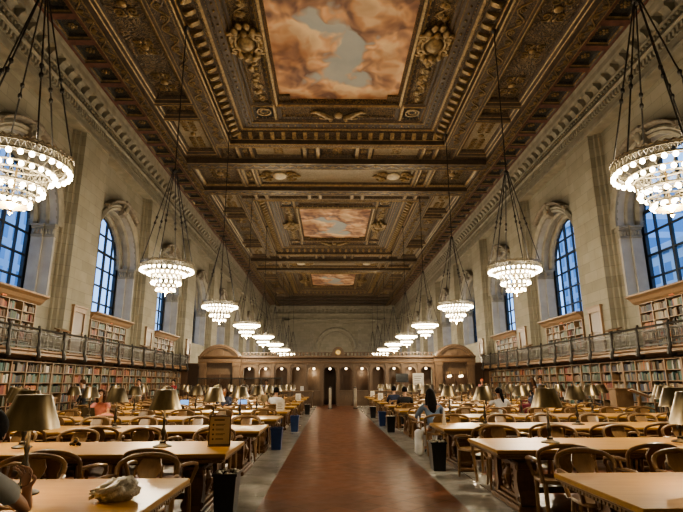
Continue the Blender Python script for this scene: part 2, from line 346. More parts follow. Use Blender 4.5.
# ================================================================== THE HALL
Y0, Y1 = -1.6, 92.6
BAYS = [9.2+8.85*k for k in range(1,10)]
HW, SPR, SILL = 2.7, 8.0, 4.86          # window opening half width, springing, sill
def arch_pts(c, r, z0, n=24, zs=SPR):
    return [(c-r,z0)]+[(c-r*math.cos(PI*i/n), zs+r*math.sin(PI*i/n)) for i in range(n+1)]+[(c+r,z0)]
def side_wall(s, name):
    w=MB(); X=lambda x: s*x
    def rect(x,y0,y1,z0,z1,mi=0): w.quad((X(x),y0,z0),(X(x),y1,z0),(X(x),y1,z1),(X(x),y0,z1),mi)
    def block(x0,x1,y0,y1,z0,z1,mi=0): w.box(min(X(x0),X(x1)),max(X(x0),X(x1)),y0,y1,z0,z1,mi)
    TOP=12.6
    for c in BAYS:
        a,b=c-3.0,c+3.0
        rect(11.9,a,c-HW,0,TOP); rect(11.9,c+HW,b,0,TOP); rect(11.9,c-HW,c+HW,0,SILL)
        pts=arch_pts(c,HW,SILL)
        for p,q in zip(pts[1:-1],pts[2:-1]):
            w.quad((X(11.9),p[0],p[1]),(X(11.9),q[0],q[1]),(X(11.9),q[0],TOP),(X(11.9),p[0],TOP))
        # reveal in two steps: wide order then narrower order
        for p,q in zip(pts,pts[1:]):
            w.quad((X(11.9),p[0],p[1]),(X(13.15),p[0],p[1]),(X(13.15),q[0],q[1]),(X(11.9),q[0],q[1]),2)
        w.quad((X(11.9),c-HW,SILL),(X(13.3),c-HW,SILL),(X(13.3),c+HW,SILL),(X(11.9),c+HW,SILL),1)
    # piers with a stepped edge
    edges=[(Y0,BAYS[0]-3.0)]+[(p+3.0,q-3.0) for p,q in zip(BAYS,BAYS[1:])]+[(BAYS[-1]+3.0,Y1)]
    for a,b in edges:
        block(11.4,12.2,a+.28,b-.28,0,TOP); block(11.62,12.2,a+.12,b-.12,0,TOP); block(11.78,12.2,a,b,0,TOP)
    # above the recesses
    rect(11.7,Y0,Y1,TOP,15.3); w.quad((X(11.35),Y0,TOP),(X(11.9),Y0,TOP),(X(11.9),Y1,TOP),(X(11.35),Y1,TOP),1)
    rect(11.35,Y0,Y1,TOP,TOP+.14,1); w.quad((X(11.35),Y0,TOP+.14),(X(11.7),Y0,TOP+.14),(X(11.7),Y1,TOP+.14),(X(11.35),Y1,TOP+.14),1)
    o=w.build(name,[M['stone'],M['stone_plain'],M['stone_pale']]); tag(o,kind='structure')
    # ---- cornice: dentils, egg row, brackets, crown
    t=MB(); L=lambda pr: t.sweep([((0,Y0,0),(s,0,0),(0,0,1)),((0,Y1,0),(s,0,0),(0,0,1))],pr)
    L([(11.72,12.95),(11.72,13.15),(11.6,13.15),(11.6,12.99)])
    L([(11.72,13.62),(11.72,13.78),(11.52,13.78),(11.48,13.7),(11.55,13.62)])
    L([(11.72,14.0),(11.72,14.1),(11.42,14.1),(11.42,14.04)])
    L([(11.72,14.62),(11.72,15.25),(11.24,15.25),(11.24,15.12),(11.30,14.98),(11.30,14.74),(11.34,14.62)])
    y=Y0+.1; k=0
    while y<Y1:
        lo=y<60
        t.box(min(s*11.56,s*11.72),max(s*11.56,s*11.72),y,y+.11,13.38,13.6)              # dentil
        t.sphere((s*11.5,y+.05,13.92),.075,6,4,0,(1,.8,1.2))                              # egg
        y+=.22
    y=Y0+.2
    while y<Y1:
        t.prism([(11.70,14.12),(11.62,14.16),(11.44,14.45),(11.34,14.5),(11.32,14.62),(11.70,14.62)],lambda a,b,q:(s*a,q,b),y,y+.36)
        y+=.72
    y=Y0
    while y<Y1:
        t.sphere((s*11.58,y,12.88),.05,5,3); y+=.2
    tag(t.build('trim_%d'%(1 if s<0 else 2),M['stone_plain']),kind='structure')
    # ---- archivolts, imposts, keystone and hood over every window
    t=MB()
    for c in BAYS:
        n=28
        def ring(r,prof,a0=0,a1=PI,zs=SPR,mi=0):
            path=[((0,c-r*math.cos(a0+(a1-a0)*i/n),zs+r*math.sin(a0+(a1-a0)*i/n)),(0,-math.cos(a0+(a1-a0)*i/n),math.sin(a0+(a1-a0)*i/n)),(s,0,0)) for i in range(n+1)]
            t.sweep(path,prof,mi=mi)
        ring(HW,[(0,11.94),(0,11.82),(.10,11.76),(.16,11.80),(.24,11.72),(.32,11.78),(.32,11.94)])
        ring(HW,[(-.10,12.5),(-.10,12.3),(-.05,12.22),(.02,12.2),(.02,12.5)])
        ring(HW,[(-.2,12.95),(-.2,12.75),(-.12,12.66),(.02,12.66),(.02,12.95)])
        for d in (-1,1):
            yj=c+d*HW
            for (x0,x1,in_) in ((11.86,12.3,.12),(12.3,12.75,.2)):      # jamb shafts with capitals
                y_a,y_b=(yj-in_,yj+.02) if d>0 else (yj-.02,yj+in_)
                t.box(min(s*x0,s*x1),max(s*x0,s*x1),y_a,y_b,SILL,SPR-.45,2)
                for (z0,z1,e) in ((SPR-.5,SPR-.42,.06),(SPR-.42,SPR-.14,.02),(SPR-.14,SPR-.06,.08),(SPR-.06,SPR+.03,.13)):
                    t.box(min(s*(x0-e*.5),s*x1),max(s*(x0-e*.5),s*x1),y_a-(e if d>0 else 0),y_b+(e if d<0 else 0),z0,z1,0)
                for q in range(3):
                    t.sphere((s*(x0+.08+.13*q),yj-d*(in_+.02),SPR-.28),.07,6,5,0,(1,.7,1.7))
        # hood: heavy curved label over the crown, ending in scrolls
        ring(HW+.38,[(0,11.92),(0,11.62),(.06,11.5),(.11,11.5),(.15,11.6),(.15,11.92)],R(50),R(124),mi=1)
        for a in (50,124):
            yy=c-(HW+.42)*math.cos(R(a)); zz=SPR+(HW+.42)*math.sin(R(a))
            pts=[(s*(11.66),yy+.13*(1-i/20)*math.cos(i*.55),zz-.05+.13*(1-i/20)*math.sin(i*.55)) for i in range(17)]
            t.tube(pts,.05,5,mi=1)
        # keystone console and cartouche
        t.prism([(11.92,10.45),(11.66,10.5),(11.6,10.66),(11.68,10.82),(11.6,11.0),(11.46,11.16),(11.48,11.26),(11.92,11.3)],lambda a,b,q:(s*a,c+q,b),-.24,.24,1)
        t.sphere((s*11.58,c,10.86),.2,10,7,0,(.6,.8,1.3))
        for d in (-1,1):
            pts=[(s*11.6,c+d*(.24+.11*(1-i/16)*math.cos(i*.5)),10.98+.12*(1-i/16)*math.sin(i*.5)) for i in range(14)]
            t.tube(pts,.06,5,mi=0)
    tag(t.build('trim_%d'%(3 if s<0 else 4),[M['stone_plain'],M['stone_dark'],M['stone_pale']]),kind='structure')
side_wall(-1,'wall_left'); side_wall(1,'wall_right')

# ---- windows
wn=0
for s in (-1,1):
    for c in BAYS:
        wn+=1; f=MB(); X=12.95
        r=HW-.12
        n=28
        def fr(rr,zs=SPR):
            return [((s*X,c-rr,SILL),(0,-1,0),(s,0,0))]+[((s*X,c-rr*math.cos(PI*i/n),zs+rr*math.sin(PI*i/n)),(0,-math.cos(PI*i/n),math.sin(PI*i/n)),(s,0,0)) for i in range(n+1)]+[((s*X,c+rr,SILL),(0,1,0),(s,0,0))]
        f.sweep(fr(r),[(-.08,-.06),(.12,-.06),(.12,.08),(-.08,.08)])
        for j,y in enumerate((-1.8,-.9,0,.9,1.8)):
            w_=.07 if j in (1,3) else .035
            zt=SPR+math.sqrt(max(0,r*r-y*y))
            f.box(s*X-.05,s*X+.05,c+y-w_,c+y+w_,SILL,zt)
        for j in range(1,7):
            z=SILL+.93*j
            hw=r if z<SPR else math.sqrt(max(0,r*r-(z-SPR)**2))
            w_=.06 if j in (4,) else .035
            f.box(s*X-.045,s*X+.045,c-hw,c+hw,z-w_,z+w_)
        f.box(s*X-.08,s*X+.08,c-r,c+r,SILL,SILL+.12)
        fo=f.build('window_%d'%wn,M['mullion']); tag(fo,kind='structure')
        g=MB(); pts=arch_pts(c,r,SILL); g.add([(s*(X+.01),a,b) for a,b in pts],[tuple(range(len(pts)))] if s>0 else [tuple(range(len(pts)-1,-1,-1))])
        g.build('glass_pane',M['glass'],fo)

# ---- floor
f=MB()
BW=1.37; MW=2.35
f.quad((-BW,Y0,0),(BW,Y0,0),(BW,Y1,0),(-BW,Y1,0),0)
for s in (-1,1):
    a,b=sorted((s*BW,s*MW)); f.quad((a,Y0,0),(b,Y0,0),(b,Y1,0),(a,Y1,0),1)
    a,b=sorted((s*MW,s*13.3)); f.quad((a,Y0,0),(b,Y0,0),(b,Y1,0),(a,Y1,0),0)
tag(f.build('floor',[M['tile'],M['marble']]),kind='structure')

# ---- end wall with blind arch, back wall
e=MB()
e.box(-12.3,12.3,Y1,Y1+.4,0,15.4)
o=e.build('wall_end',[M['stone']]); tag(o,kind='structure')
e=MB()
n=28; ca=.6
for (r,pr) in ((3.3,[(0,.02),(0,-.18),(.14,-.26),(.3,-.22),(.42,-.12),(.42,.02)]),(2.7,[(0,.02),(0,-.1),(.12,-.14),(.2,.02)])):
    path=[((ca-r,Y1,0),(-1,0,0),(0,1,0))]+[((ca-r*math.cos(PI*i/n),Y1,7.6+r*math.sin(PI*i/n)),(-math.cos(PI*i/n),0,math.sin(PI*i/n)),(0,1,0)) for i in range(n+1)]+[((ca+r,Y1,0),(1,0,0),(0,1,0))]
    e.sweep(path,pr)
for d in (-1,1):
    e.box(ca+d*3.5-.35,ca+d*3.5+.35,Y1-.35,Y1+.1,7.0,7.5); e.box(ca+d*4.3-.3,ca+d*4.3+.3,Y1-.2,Y1+.1,0,10.8)
    e.box(d*8.2-.5,d*8.2+.5,Y1-.25,Y1+.1,0,13)
for z0,z1,d in ((12.6,12.85,.25),(13.7,13.85,.3),(14.5,15.2,.55),(11.9,12.02,.12)):
    e.box(-12,12,Y1-d,Y1+.1,z0,z1)
x=-11.6
while x<11.6: e.box(x,x+.35,Y1-.5,Y1,14.0,14.5); x+=.72
tag(e.build('trim_5',M['stone_plain']),kind='structure')
e=MB(); e.box(-12.3,12.3,Y0-.4,Y0,0,15.4); tag(e.build('wall_back',M['stone']),kind='structure')

# ================================================================== CEILING
ZS=15.2; ZP=16.05
MODS=[19.2,45.7,72.2]
c=MB(); CM=[M['c_brown'],M['c_plain'],M['c_gilt'],M['c_gilt2'],M['c_gold'],M['c_blue'],M['c_red'],M['c_tan'],M['c_pale']]
BR,PL,GI,G2,GO,BL,RE,TA,PA=range(9)
def rect_c(x0,x1,y0,y1,z,mi): c.quad((x0,y0,z),(x0,y1,z),(x1,y1,z),(x1,y0,z),mi)
def coffer(x0,x1,y0,y1,prof,cap):
    c.frame((x0+x1)/2,(y0+y1)/2,(x1-x0)/2,(y1-y0)/2,prof,cap=cap)
orn=MB()    # gilded ornaments
bead=MB()
def scroll(mb, p0, p1, z, amp, wl, r):
    """running vine scroll between two points (2-D direction), with a spiral in every bend"""
    d=Vector((p1[0]-p0[0],p1[1]-p0[1],0)); L_=d.length; d.normalize(); nrm=Vector((-d.y,d.x,0)); n=max(1,round(L_/wl)); wl=L_/n
    base=Vector((p0[0],p0[1],z))
    mb.tube([base+d*(L_*i/(n*8))+nrm*amp*math.sin(2*PI*i/8) for i in range(n*8+1)],r,4,cap=False)
    for k in range(n*2):
        sgn=1 if k%2==0 else -1
        cc=base+d*(wl*(k+.5)/2)-nrm*(sgn*amp*.25)*-1*0
        pts=[cc+d*(amp*.62*(1-i/13)*math.cos(i*.8))*1+nrm*(sgn*amp*.62*(1-i/13)*math.sin(i*.8)) for i in range(12)]
        mb.tube(pts,r*.9,4,cap=False)
def rosette(mb, x,y,z,r):
    mb.sphere((x,y,z-.02),r*.35,6,4,0,(1,1,.6))
    for k in range(6):
        a=k*PI/3; mb.sphere((x+r*.7*math.cos(a),y+r*.7*math.sin(a),z),r*.33,5,3,0,(1,1,.45))
for s in (-1,1):
    # dark slope beside the wall crown, then coffers with rosettes
    c.quad((s*11.75,Y0,15.25),(s*11.05,Y0,15.28),(s*11.05,Y1,15.28),(s*11.75,Y1,15.25),PL)
    y=Y0; k=0
    n=round((Y1-Y0)/1.55); st=(Y1-Y0)/n
    for k in range(n):
        a,b=(s*11.28,s*9.98) if s<0 else (9.98,11.28)
        ya=Y0+st*k
        coffer(a,b,ya,ya+st,[(0,15.15),(.16,15.15,RE),(.2,15.2,PL),(.22,15.24,GO),(.26,15.24,GO),(.30,15.36,BL)],BL)
        if ya<62: rosette(orn,(a+b)/2,ya+st/2,15.33,.20)
        else: orn.sphere(((a+b)/2,ya+st/2,15.33),.18,6,4,0,(1,1,.4))
        if ya<62:
            for q in range(5):
                for (xx,yy) in ((a+.24,ya+.3+(st-.6)*q/4),(b-.24,ya+.3+(st-.6)*q/4)): bead.sphere((xx,yy,15.2),.028,4,3)
    # scroll beam
    c.quad((s*9.98,Y0,15.15),(s*9.98,Y1,15.15),(s*9.9,Y1,15.02),(s*9.9,Y0,15.02),PL)
    c.quad((s*9.9,Y0,15.02),(s*9.9,Y1,15.02),(s*9.42,Y1,15.02),(s*9.42,Y0,15.02),BR)
    c.quad((s*9.42,Y0,15.02),(s*9.42,Y1,15.02),(s*9.36,Y1,15.2),(s*9.36,Y0,15.2),PL)
    scroll(orn,(s*9.66,4),(s*9.66,66),15.0,.17,1.1,.03); scroll(orn,(s*9.66,66),(s*9.66,Y1),15.0,.17,1.6,.035)
    for xx in (9.9,9.42): 
        orn.tube([(s*xx,Y0,15.02),(s*xx,Y1,15.02)],.028,4)
def longpanel(x0,x1,y0,y1,cap=G2,deep=.32):
    coffer(x0,x1,y0,y1,[(0,ZS),(.08,ZS,PL),(.11,ZS-.04,GO),(.15,ZS-.02,GO),(.22,ZS+.1,PL),(.27,ZS+.12,GO),(.33,ZS+.2,PL),(.37,ZS+deep,BR)],cap)
def relief(x,y,rx,ry,z=15.47):
    """acanthus arabesque for a panel: mirrored spirals around a centre boss"""
    orn.sphere((x,y,z),min(rx,ry)*.32,8,5,0,(1,1,.45))
    n=max(1,int(ry/rx*.9+.5))
    for d in (-1,1):
        for e in (-1,1):
            for k in range(n):
                cy=y+e*(ry*.28+ry*.75*(k+.2)/n); rr=min(rx*.45,ry*.4/n*1.2)
                pts=[(x+d*(rx*.45+rr*.9*(1-i/15)*math.cos(i*.75+1)),cy+e*rr*.9*(1-i/15)*math.sin(i*.75+1),z) for i in range(14)]
                orn.tube(pts,.035,4,cap=False)
                orn.sphere((x+d*rx*.16,cy+e*rr*.7,z),rr*.36,6,4,0,(.8,1.2,.4))
# module coffers -------------------------------------------------------------
for mi_,Yc in enumerate(MODS):
    hx,hy=6.40,8.5
    hi=mi_<2
    c.frame(0,Yc,hx,hy,[(0,ZS),(.06,ZS-.06,GO),(.12,ZS-.02,GO),(.14,ZS+.22,PL),(.20,ZS+.24,GO),(.24,ZS+.24,PL),(.26,ZS+.3,BR),(.78,ZS+.40,BR),(.80,ZS+.46,PL),(.9,ZS+.46,GI),(1.0,ZS+.50,GO),(1.06,ZS+.56,PL),(1.2,ZS+.56,PL),(1.24,ZS+.5,PL),(1.56,ZS+.5,PL),(1.60,ZS+.56,GO),(1.66,ZS+.6,PL),(1.72,ZS+.64,BR)])
    # garland gallery between inner and outer frames, with corner squares
    zi=ZS+.64; gx0,gx1=hx-1.72,hx-3.0; gy0,gy1=hy-1.72,hy-3.28
    for s in (-1,1):
        a,b=sorted((s*gx0,s*gx1))
        coffer(a,b,Yc-gy1,Yc+gy1,[(0,zi),(.06,zi-.06,GO),(.12,zi,PL),(.2,zi+.03,PL),(.26,zi+.12,GI)],GI)
        ya,yb=sorted((Yc+s*gy0,Yc+s*gy1))
        coffer(-gx1,gx1,ya,yb,[(0,zi),(.08,zi-.06,GO),(.14,zi,PL),(.3,zi+.03,PL),(.4,zi+.12,GI)],GI)
        for t_ in (-1,1):
            xa,xb=sorted((t_*gx0,t_*gx1))
            coffer(xa,xb,ya,yb,[(0,zi),(.1,zi-.05,GO),(.16,zi,PL),(.28,zi+.1,BL)],BL)
            xc,yc=(xa+xb)/2,(ya+yb)/2
            orn.tube([(xc+.36*math.cos(q*PI/8),yc+.36*math.sin(q*PI/8),zi+.06) for q in range(16)],.045,4,True)
            for q in range(10): orn.sphere((xc+.2*math.cos(q*2*PI/10),yc+.2*math.sin(q*2*PI/10),zi+.08),.07,5,3,0,(1,1,.5))
            for sx_ in (-1,1):
                for sy_ in (-1,1): orn.sphere((xc+sx_*.45,yc+sy_*.55,zi+.04),.08,5,3,0,(1,1,.5))
    # inner frame around the mural
    c.frame(0,Yc,gx1,gy1,[(0,zi),(.04,zi-.12,GO),(.12,zi-.14,GI),(.22,zi-.08,GO),(.26,zi-.02,PL),(.34,ZP,GI)])
    # beads
    def beadring(ins,z,r,sp):
        X_,Y_=hx-ins,hy-ins
        nx,ny=round(2*X_/sp),round(2*Y_/sp)
        for i in range(nx):
            for d in (-1,1): bead.sphere((-X_+2*X_*(i+.5)/nx,Yc+d*Y_,z),r,5 if hi else 4,4 if hi else 3)
        for i in range(ny):
            for d in (-1,1): bead.sphere((d*X_,Yc-Y_+2*Y_*(i+.5)/ny,z),r,5 if hi else 4,4 if hi else 3)
    beadring(1.40,ZS+.48,.055,.40); beadring(1.14,ZS+.55,.03,.18); beadring(2.02-.1,zi+.02,.028,.2)
    for s in (-1,1):   # ball row along the mural side of the garlands
        for i in range(26): bead.sphere((s*(gx1+.1),Yc-gy1+2*gy1*(i+.5)/26,zi-.03),.05,5,4)
        for i in range(16): bead.sphere((-gx1+2*gx1*(i+.5)/16,Yc+s*(gy1+.13),zi-.03),.05,5,4)
    # modillion brackets around the coffer
    def modil(x,y,ax):
        # ax: outward unit (points to coffer edge)
        w_=.11
        prof=[(.02,ZS+.28),(-.05,ZS+.20),(-.2,ZS+.17),(-.34,ZS+.24),(-.46,ZS+.30),(-.5,ZS+.44),(.02,ZS+.44)]
        tx,ty=-ax[1],ax[0]
        orn.prism(prof,lambda a,b,q:(x+ax[0]*a+tx*q,y+ax[1]*a+ty*q,b),-w_,w_)
        orn.sphere((x-ax[0]*.14,y-ax[1]*.14,ZS+.2),.11,6,4,0,(1,1,.8))
    sp=.62
    nx,ny=round(2*(hx-.4)/sp),round(2*(hy-.4)/sp)
    for i in range(nx):
        for d in (-1,1): modil(-(hx-.4)+2*(hx-.4)*(i+.5)/nx,Yc+d*(hy-.27),(0,d))
    for i in range(ny):
        for d in (-1,1): modil(d*(hx-.27),Yc-(hy-.4)+2*(hy-.4)*(i+.5)/ny,(d,0))
    # garlands on the side galleries
    for s in (-1,1):
        xm=s*(gx0+gx1)/2
        for k in range(16):
            yy=Yc-gy1+.6+(2*gy1-1.2)*k/15
            if abs(yy-Yc)<.9: continue
            for q in range(3): orn.sphere((xm+(random.random()-.5)*.35,yy+(random.random()-.5)*.3,zi+.06),.11+.04*random.random(),5,4,0,(1,1,.6))
        scroll(orn,(xm-.0,Yc-gy1+.4),(xm,Yc-.9),zi+.08,.24,.9,.035); scroll(orn,(xm,Yc+.9),(xm,Yc+gy1-.4),zi+.08,.24,.9,.035)
    # mural
    m=MB(); X_,Y_=gx1-.32,gy1-.32
    nt=.42   # re-entrant corners
    poly=[(-X_,-Y_),(X_,-Y_),(X_,Y_),(-X_,Y_)]
    m.add([(x,y,0) for x,y in poly],[(3,2,1,0)])
    mo=m.build('ceiling_mural',M['mural'],None,None,(0,Yc,ZP-.005))
    tag(mo,['painted cloud mural in the ceiling coffer nearest the camera','painted cloud mural in the second ceiling coffer, mid hall','painted cloud mural in the farthest ceiling coffer'][mi_],'mural','cloud murals on the ceiling')
    for sx_ in (-1,1):
        for sy_ in (-1,1):
            cx_,cy_=sx_*(X_-.25),Yc+sy_*(Y_-.2)
            c.box(cx_-.3,cx_+.3,cy_-.25,cy_+.25,ZP-.12,ZP+.05,GI)
    # long panels left and right of the coffer, and the scroll strip between
    for s in (-1,1):
        x0,x1=sorted((s*7.26,s*9.36))
        segs=[(-10.0,-5.6),(-5.6,-4.1),(-4.1,4.1),(4.1,5.6),(5.6,10.0)]
        for (a,b) in segs:
            if b-a>6: longpanel(x0,x1,Yc+a,Yc+b,G2)
            else: longpanel(x0,x1,Yc+a,Yc+b,TA if b-a>2 else G2)
            if b-a<6: relief((x0+x1)/2,Yc+(a+b)/2,.55,(b-a)/2-.5)
        for yy,ln in ((-2.6,1.0),(0,.5),(2.6,1.0)): relief((x0+x1)/2,Yc+yy,.62,ln)
        xa,xb=sorted((s*6.40,s*7.26))
        rect_c(xa,xb,Yc-hy,Yc+hy,ZS,BR)
        scroll(orn,(s*6.84,Yc-8.3),(s*6.84,Yc+8.3),ZS-.02,.24,1.25,.035)
        for xx in (6.5,7.2): orn.tube([(s*xx,Yc-hy,ZS),(s*xx,Yc+hy,ZS)],.028,4)
    # cartouches (shield with scrollwork)
    def cartouche(x,y,z,rot,label,sc=1.0):
        root=empty('gilded_cartouche',(x,y,z),rot); tag(root,label,'ceiling ornament','gilded cartouches on the ceiling')
        sh=MB(); sh.sphere((0,0,-.1*sc),.36*sc,14,8,0,(.85,1.05,.5)); sh.build('shield',M['c_gold'],root,40)
        sw=MB()
        for d in (-1,1):
            for e in (-1,1):
                pts=[(d*(.42+.2*(1-i/16)*math.cos(i*.6+.6))*sc,e*(.34+.2*(1-i/16)*math.sin(i*.6+.6))*sc,-.1*sc) for i in range(15)]
                sw.tube(pts,.07*sc,6)
                sw.sphere((d*.3*sc,e*.62*sc,-.12*sc),.17*sc,8,5,0,(.8,1.1,.7)); sw.sphere((d*.52*sc,e*.12*sc,-.08*sc),.12*sc,7,5,0,(.8,1.2,.7))
                sw.sphere((d*.13*sc,e*.86*sc,-.1*sc),.14*sc,7,5,0,(.9,1.3,.6))
        sw.sphere((0,.55*sc,-.2*sc),.15*sc,8,6); sw.sphere((0,-.6*sc,-.16*sc),.13*sc,8,6)
        sw.tube([(.40*sc*math.cos(q*PI/8),.48*sc*math.sin(q*PI/8),-.1*sc) for q in range(16)],.06*sc,5,True)
        sw.build('scrollwork',M['c_gold'],root,40)
    nm=['nearest','middle','farthest'][mi_]
    cartouche(-(gx0+gx1)/2,Yc,zi+.02,0,'large gilt shield cartouche left of the %s ceiling mural'%nm,1.25)
    cartouche((gx0+gx1)/2,Yc,zi+.02,0,'large gilt shield cartouche right of the %s ceiling mural'%nm,1.25)
    if mi_<2:
        root=empty('gilded_cartouche',(0,Yc+(gy0+gy1)/2,zi)); tag(root,'gilt winged figure ornament beyond far edge of the %s ceiling mural'%nm,'ceiling ornament','gilded cartouches on the ceiling')
        sh=MB(); sh.sphere((0,0,-.1),.28,12,7,0,(.9,1.1,.5)); sh.build('shield',M['c_gold'],root,40)
        sw=MB()
        for d in (-1,1):
            sw.tube([(d*.3,.3,-.12),(d*.6,.1,-.14),(d*.9,-.15,-.12),(d*1.25,-.3,-.08),(d*1.5,-.12,-.05)],[.1,.16,.14,.09,.05],6)
            sw.tube([(d*.5,.05,-.14),(d*.75,.35,-.12),(d*1.05,.38,-.08)],[.1,.08,.05],6); sw.sphere((d*.42,.38,-.18),.12,8,6)
            sw.tube([(d*.9,-.1,-.1),(d*1.1,.12,-.1),(d*1.4,.2,-.06)],[.08,.06,.04],5)
        sw.build('scrollwork',M['c_gold'],root,40)
# zones between modules ---------------------------------------------------------
def zone(y0,y1,full=True):
    L_=y1-y0; mid=(y0+y1)/2
    def strip(a,b,z,mi): rect_c(-7.26,7.26,a,b,z,mi)
    if not full:
        rect_c(-9.36,9.36,y0,y1,ZS,BR); return
    # beside both coffers: narrow beam, row of panels, deep beam, main panels
    for d in (-1,1):
        e0=mid+d*L_/2
        Y=lambda t: e0-d*t
        def seg(t0,t1): return sorted((Y(t0),Y(t1)))
        a,b=seg(0,.35); strip(a,b,ZS,GI)
        a,b=seg(.35,1.95)
        xs=[-7.26,-6.0,-5.2,-2.0,-1.2,1.2,2.0,5.2,6.0,7.26]
        for i,(p,q) in enumerate(zip(xs,xs[1:])):
            coffer(p,q,a,b,[(0,ZS),(.1,ZS-.03,GO),(.15,ZS,PL),(.24,ZS+.16,BR)],TA if i in (2,6) else G2)
            if q-p>2: relief((p+q)/2,(a+b)/2,.4,.4,ZS+.14)
            elif q-p<1: rosette(orn,(p+q)/2,(a+b)/2,ZS+.12,.24)
        a,b=seg(1.95,2.9)
        # heavy transverse beam
        c.box(-9.36,9.36,a,b,ZS-.32,ZS+.05,PL)
        for t in (2.0,2.85): orn.tube([(-9.36,Y(t),ZS-.31),(9.36,Y(t),ZS-.31)],.04,4)
        scroll(orn,(-9.2,(a+b)/2),(9.2,(a+b)/2),ZS-.33,.2,1.1,.03)
    a,b=mid-(L_/2-2.9),mid+(L_/2-2.9)
    for (p,q,cap) in ((-9.36,-6.4,G2),(-6.4,-5.5,GI),(-5.5,5.5,TA),(5.5,6.4,GI),(6.4,9.36,G2)):
        coffer(p,q,a,b,[(0,ZS-.05),(.08,ZS-.1,GO),(.14,ZS-.05,PL),(.24,ZS+.05,GO),(.3,ZS+.2,BR)],cap)
    for s in (-1,1):
        relief(s*7.9,mid,.9,.8,ZS+.16); rosette(orn,s*5.95,mid,ZS+.16,.3); rosette(orn,s*5.95,mid-1,ZS+.16,.25); rosette(orn,s*5.95,mid+1,ZS+.16,.25)
        root=empty('gilded_cartouche',(s*3.9,mid+.25,ZS+.16)); tag(root,'gilt cartouche with painted-in highlight at %s end of the %s cross panel'%('left' if s<0 else 'right','nearer' if y0<40 else 'farther'),'ceiling ornament','gilded cartouches on the ceiling')
        sh=MB(); sh.sphere((0,0,-.05),.62,12,7,0,(.75,.9,.25)); sh.build('shield',M['c_pale'],root,40)  # light on the gilding is painted in as a pale shield colour
        sw=MB()
        for d in (-1,1):
            for e in (-1,1):
                sw.tube([(d*(.75+.35*(1-i/14)*math.cos(i*.7)),e*(.4+.3*(1-i/14)*math.sin(i*.7)),-.08) for i in range(13)],.09,5)
            sw.sphere((d*1.15,0,-.06),.2,8,5,0,(1.6,.8,.6))
        sw.build('scrollwork',M['c_gold'],root,40)
for k in range(2): zone(MODS[k]+8.5,MODS[k+1]-8.5)
rect_c(-9.36,9.36,Y0,MODS[0]-8.5-1.5,ZS,BR); rect_c(-7.26,7.26,MODS[0]-10.0,MODS[0]-8.5,ZS,BR)
rect_c(-9.36,9.36,MODS[2]+10.0,Y1,ZS,BR); rect_c(-7.26,7.26,MODS[2]+8.5,MODS[2]+10,ZS,BR)
for y in (83.5,87,90): c.box(-9.36,9.36,y,y+.7,ZS-.3,ZS+.05,PL)
# side strips beyond the long panels, in the cross zones
for k in range(2):
    for s in (-1,1):
        a,b=MODS[k]+10.0,MODS[k+1]-10.0
        xa,xb=sorted((s*7.26,s*9.36)); rect_c(xa,xb,a,a+.5,ZS,BR); rect_c(xa,xb,b-.5,b,ZS,BR)
tag(c.build('ceiling',CM),kind='structure')
tag(orn.build('trim_6',M['c_gold'],None,50),kind='structure')
tag(bead.build('trim_7',M['c_gold'],None,60),kind='structure')
# unseen roof slab, added so no sky leaks through mouldings
e=MB(); e.box(-13.4,13.4,Y0-.4,Y1+.4,16.6,16.8); tag(e.build('trim_8',M['stone_dark']),kind='structure')
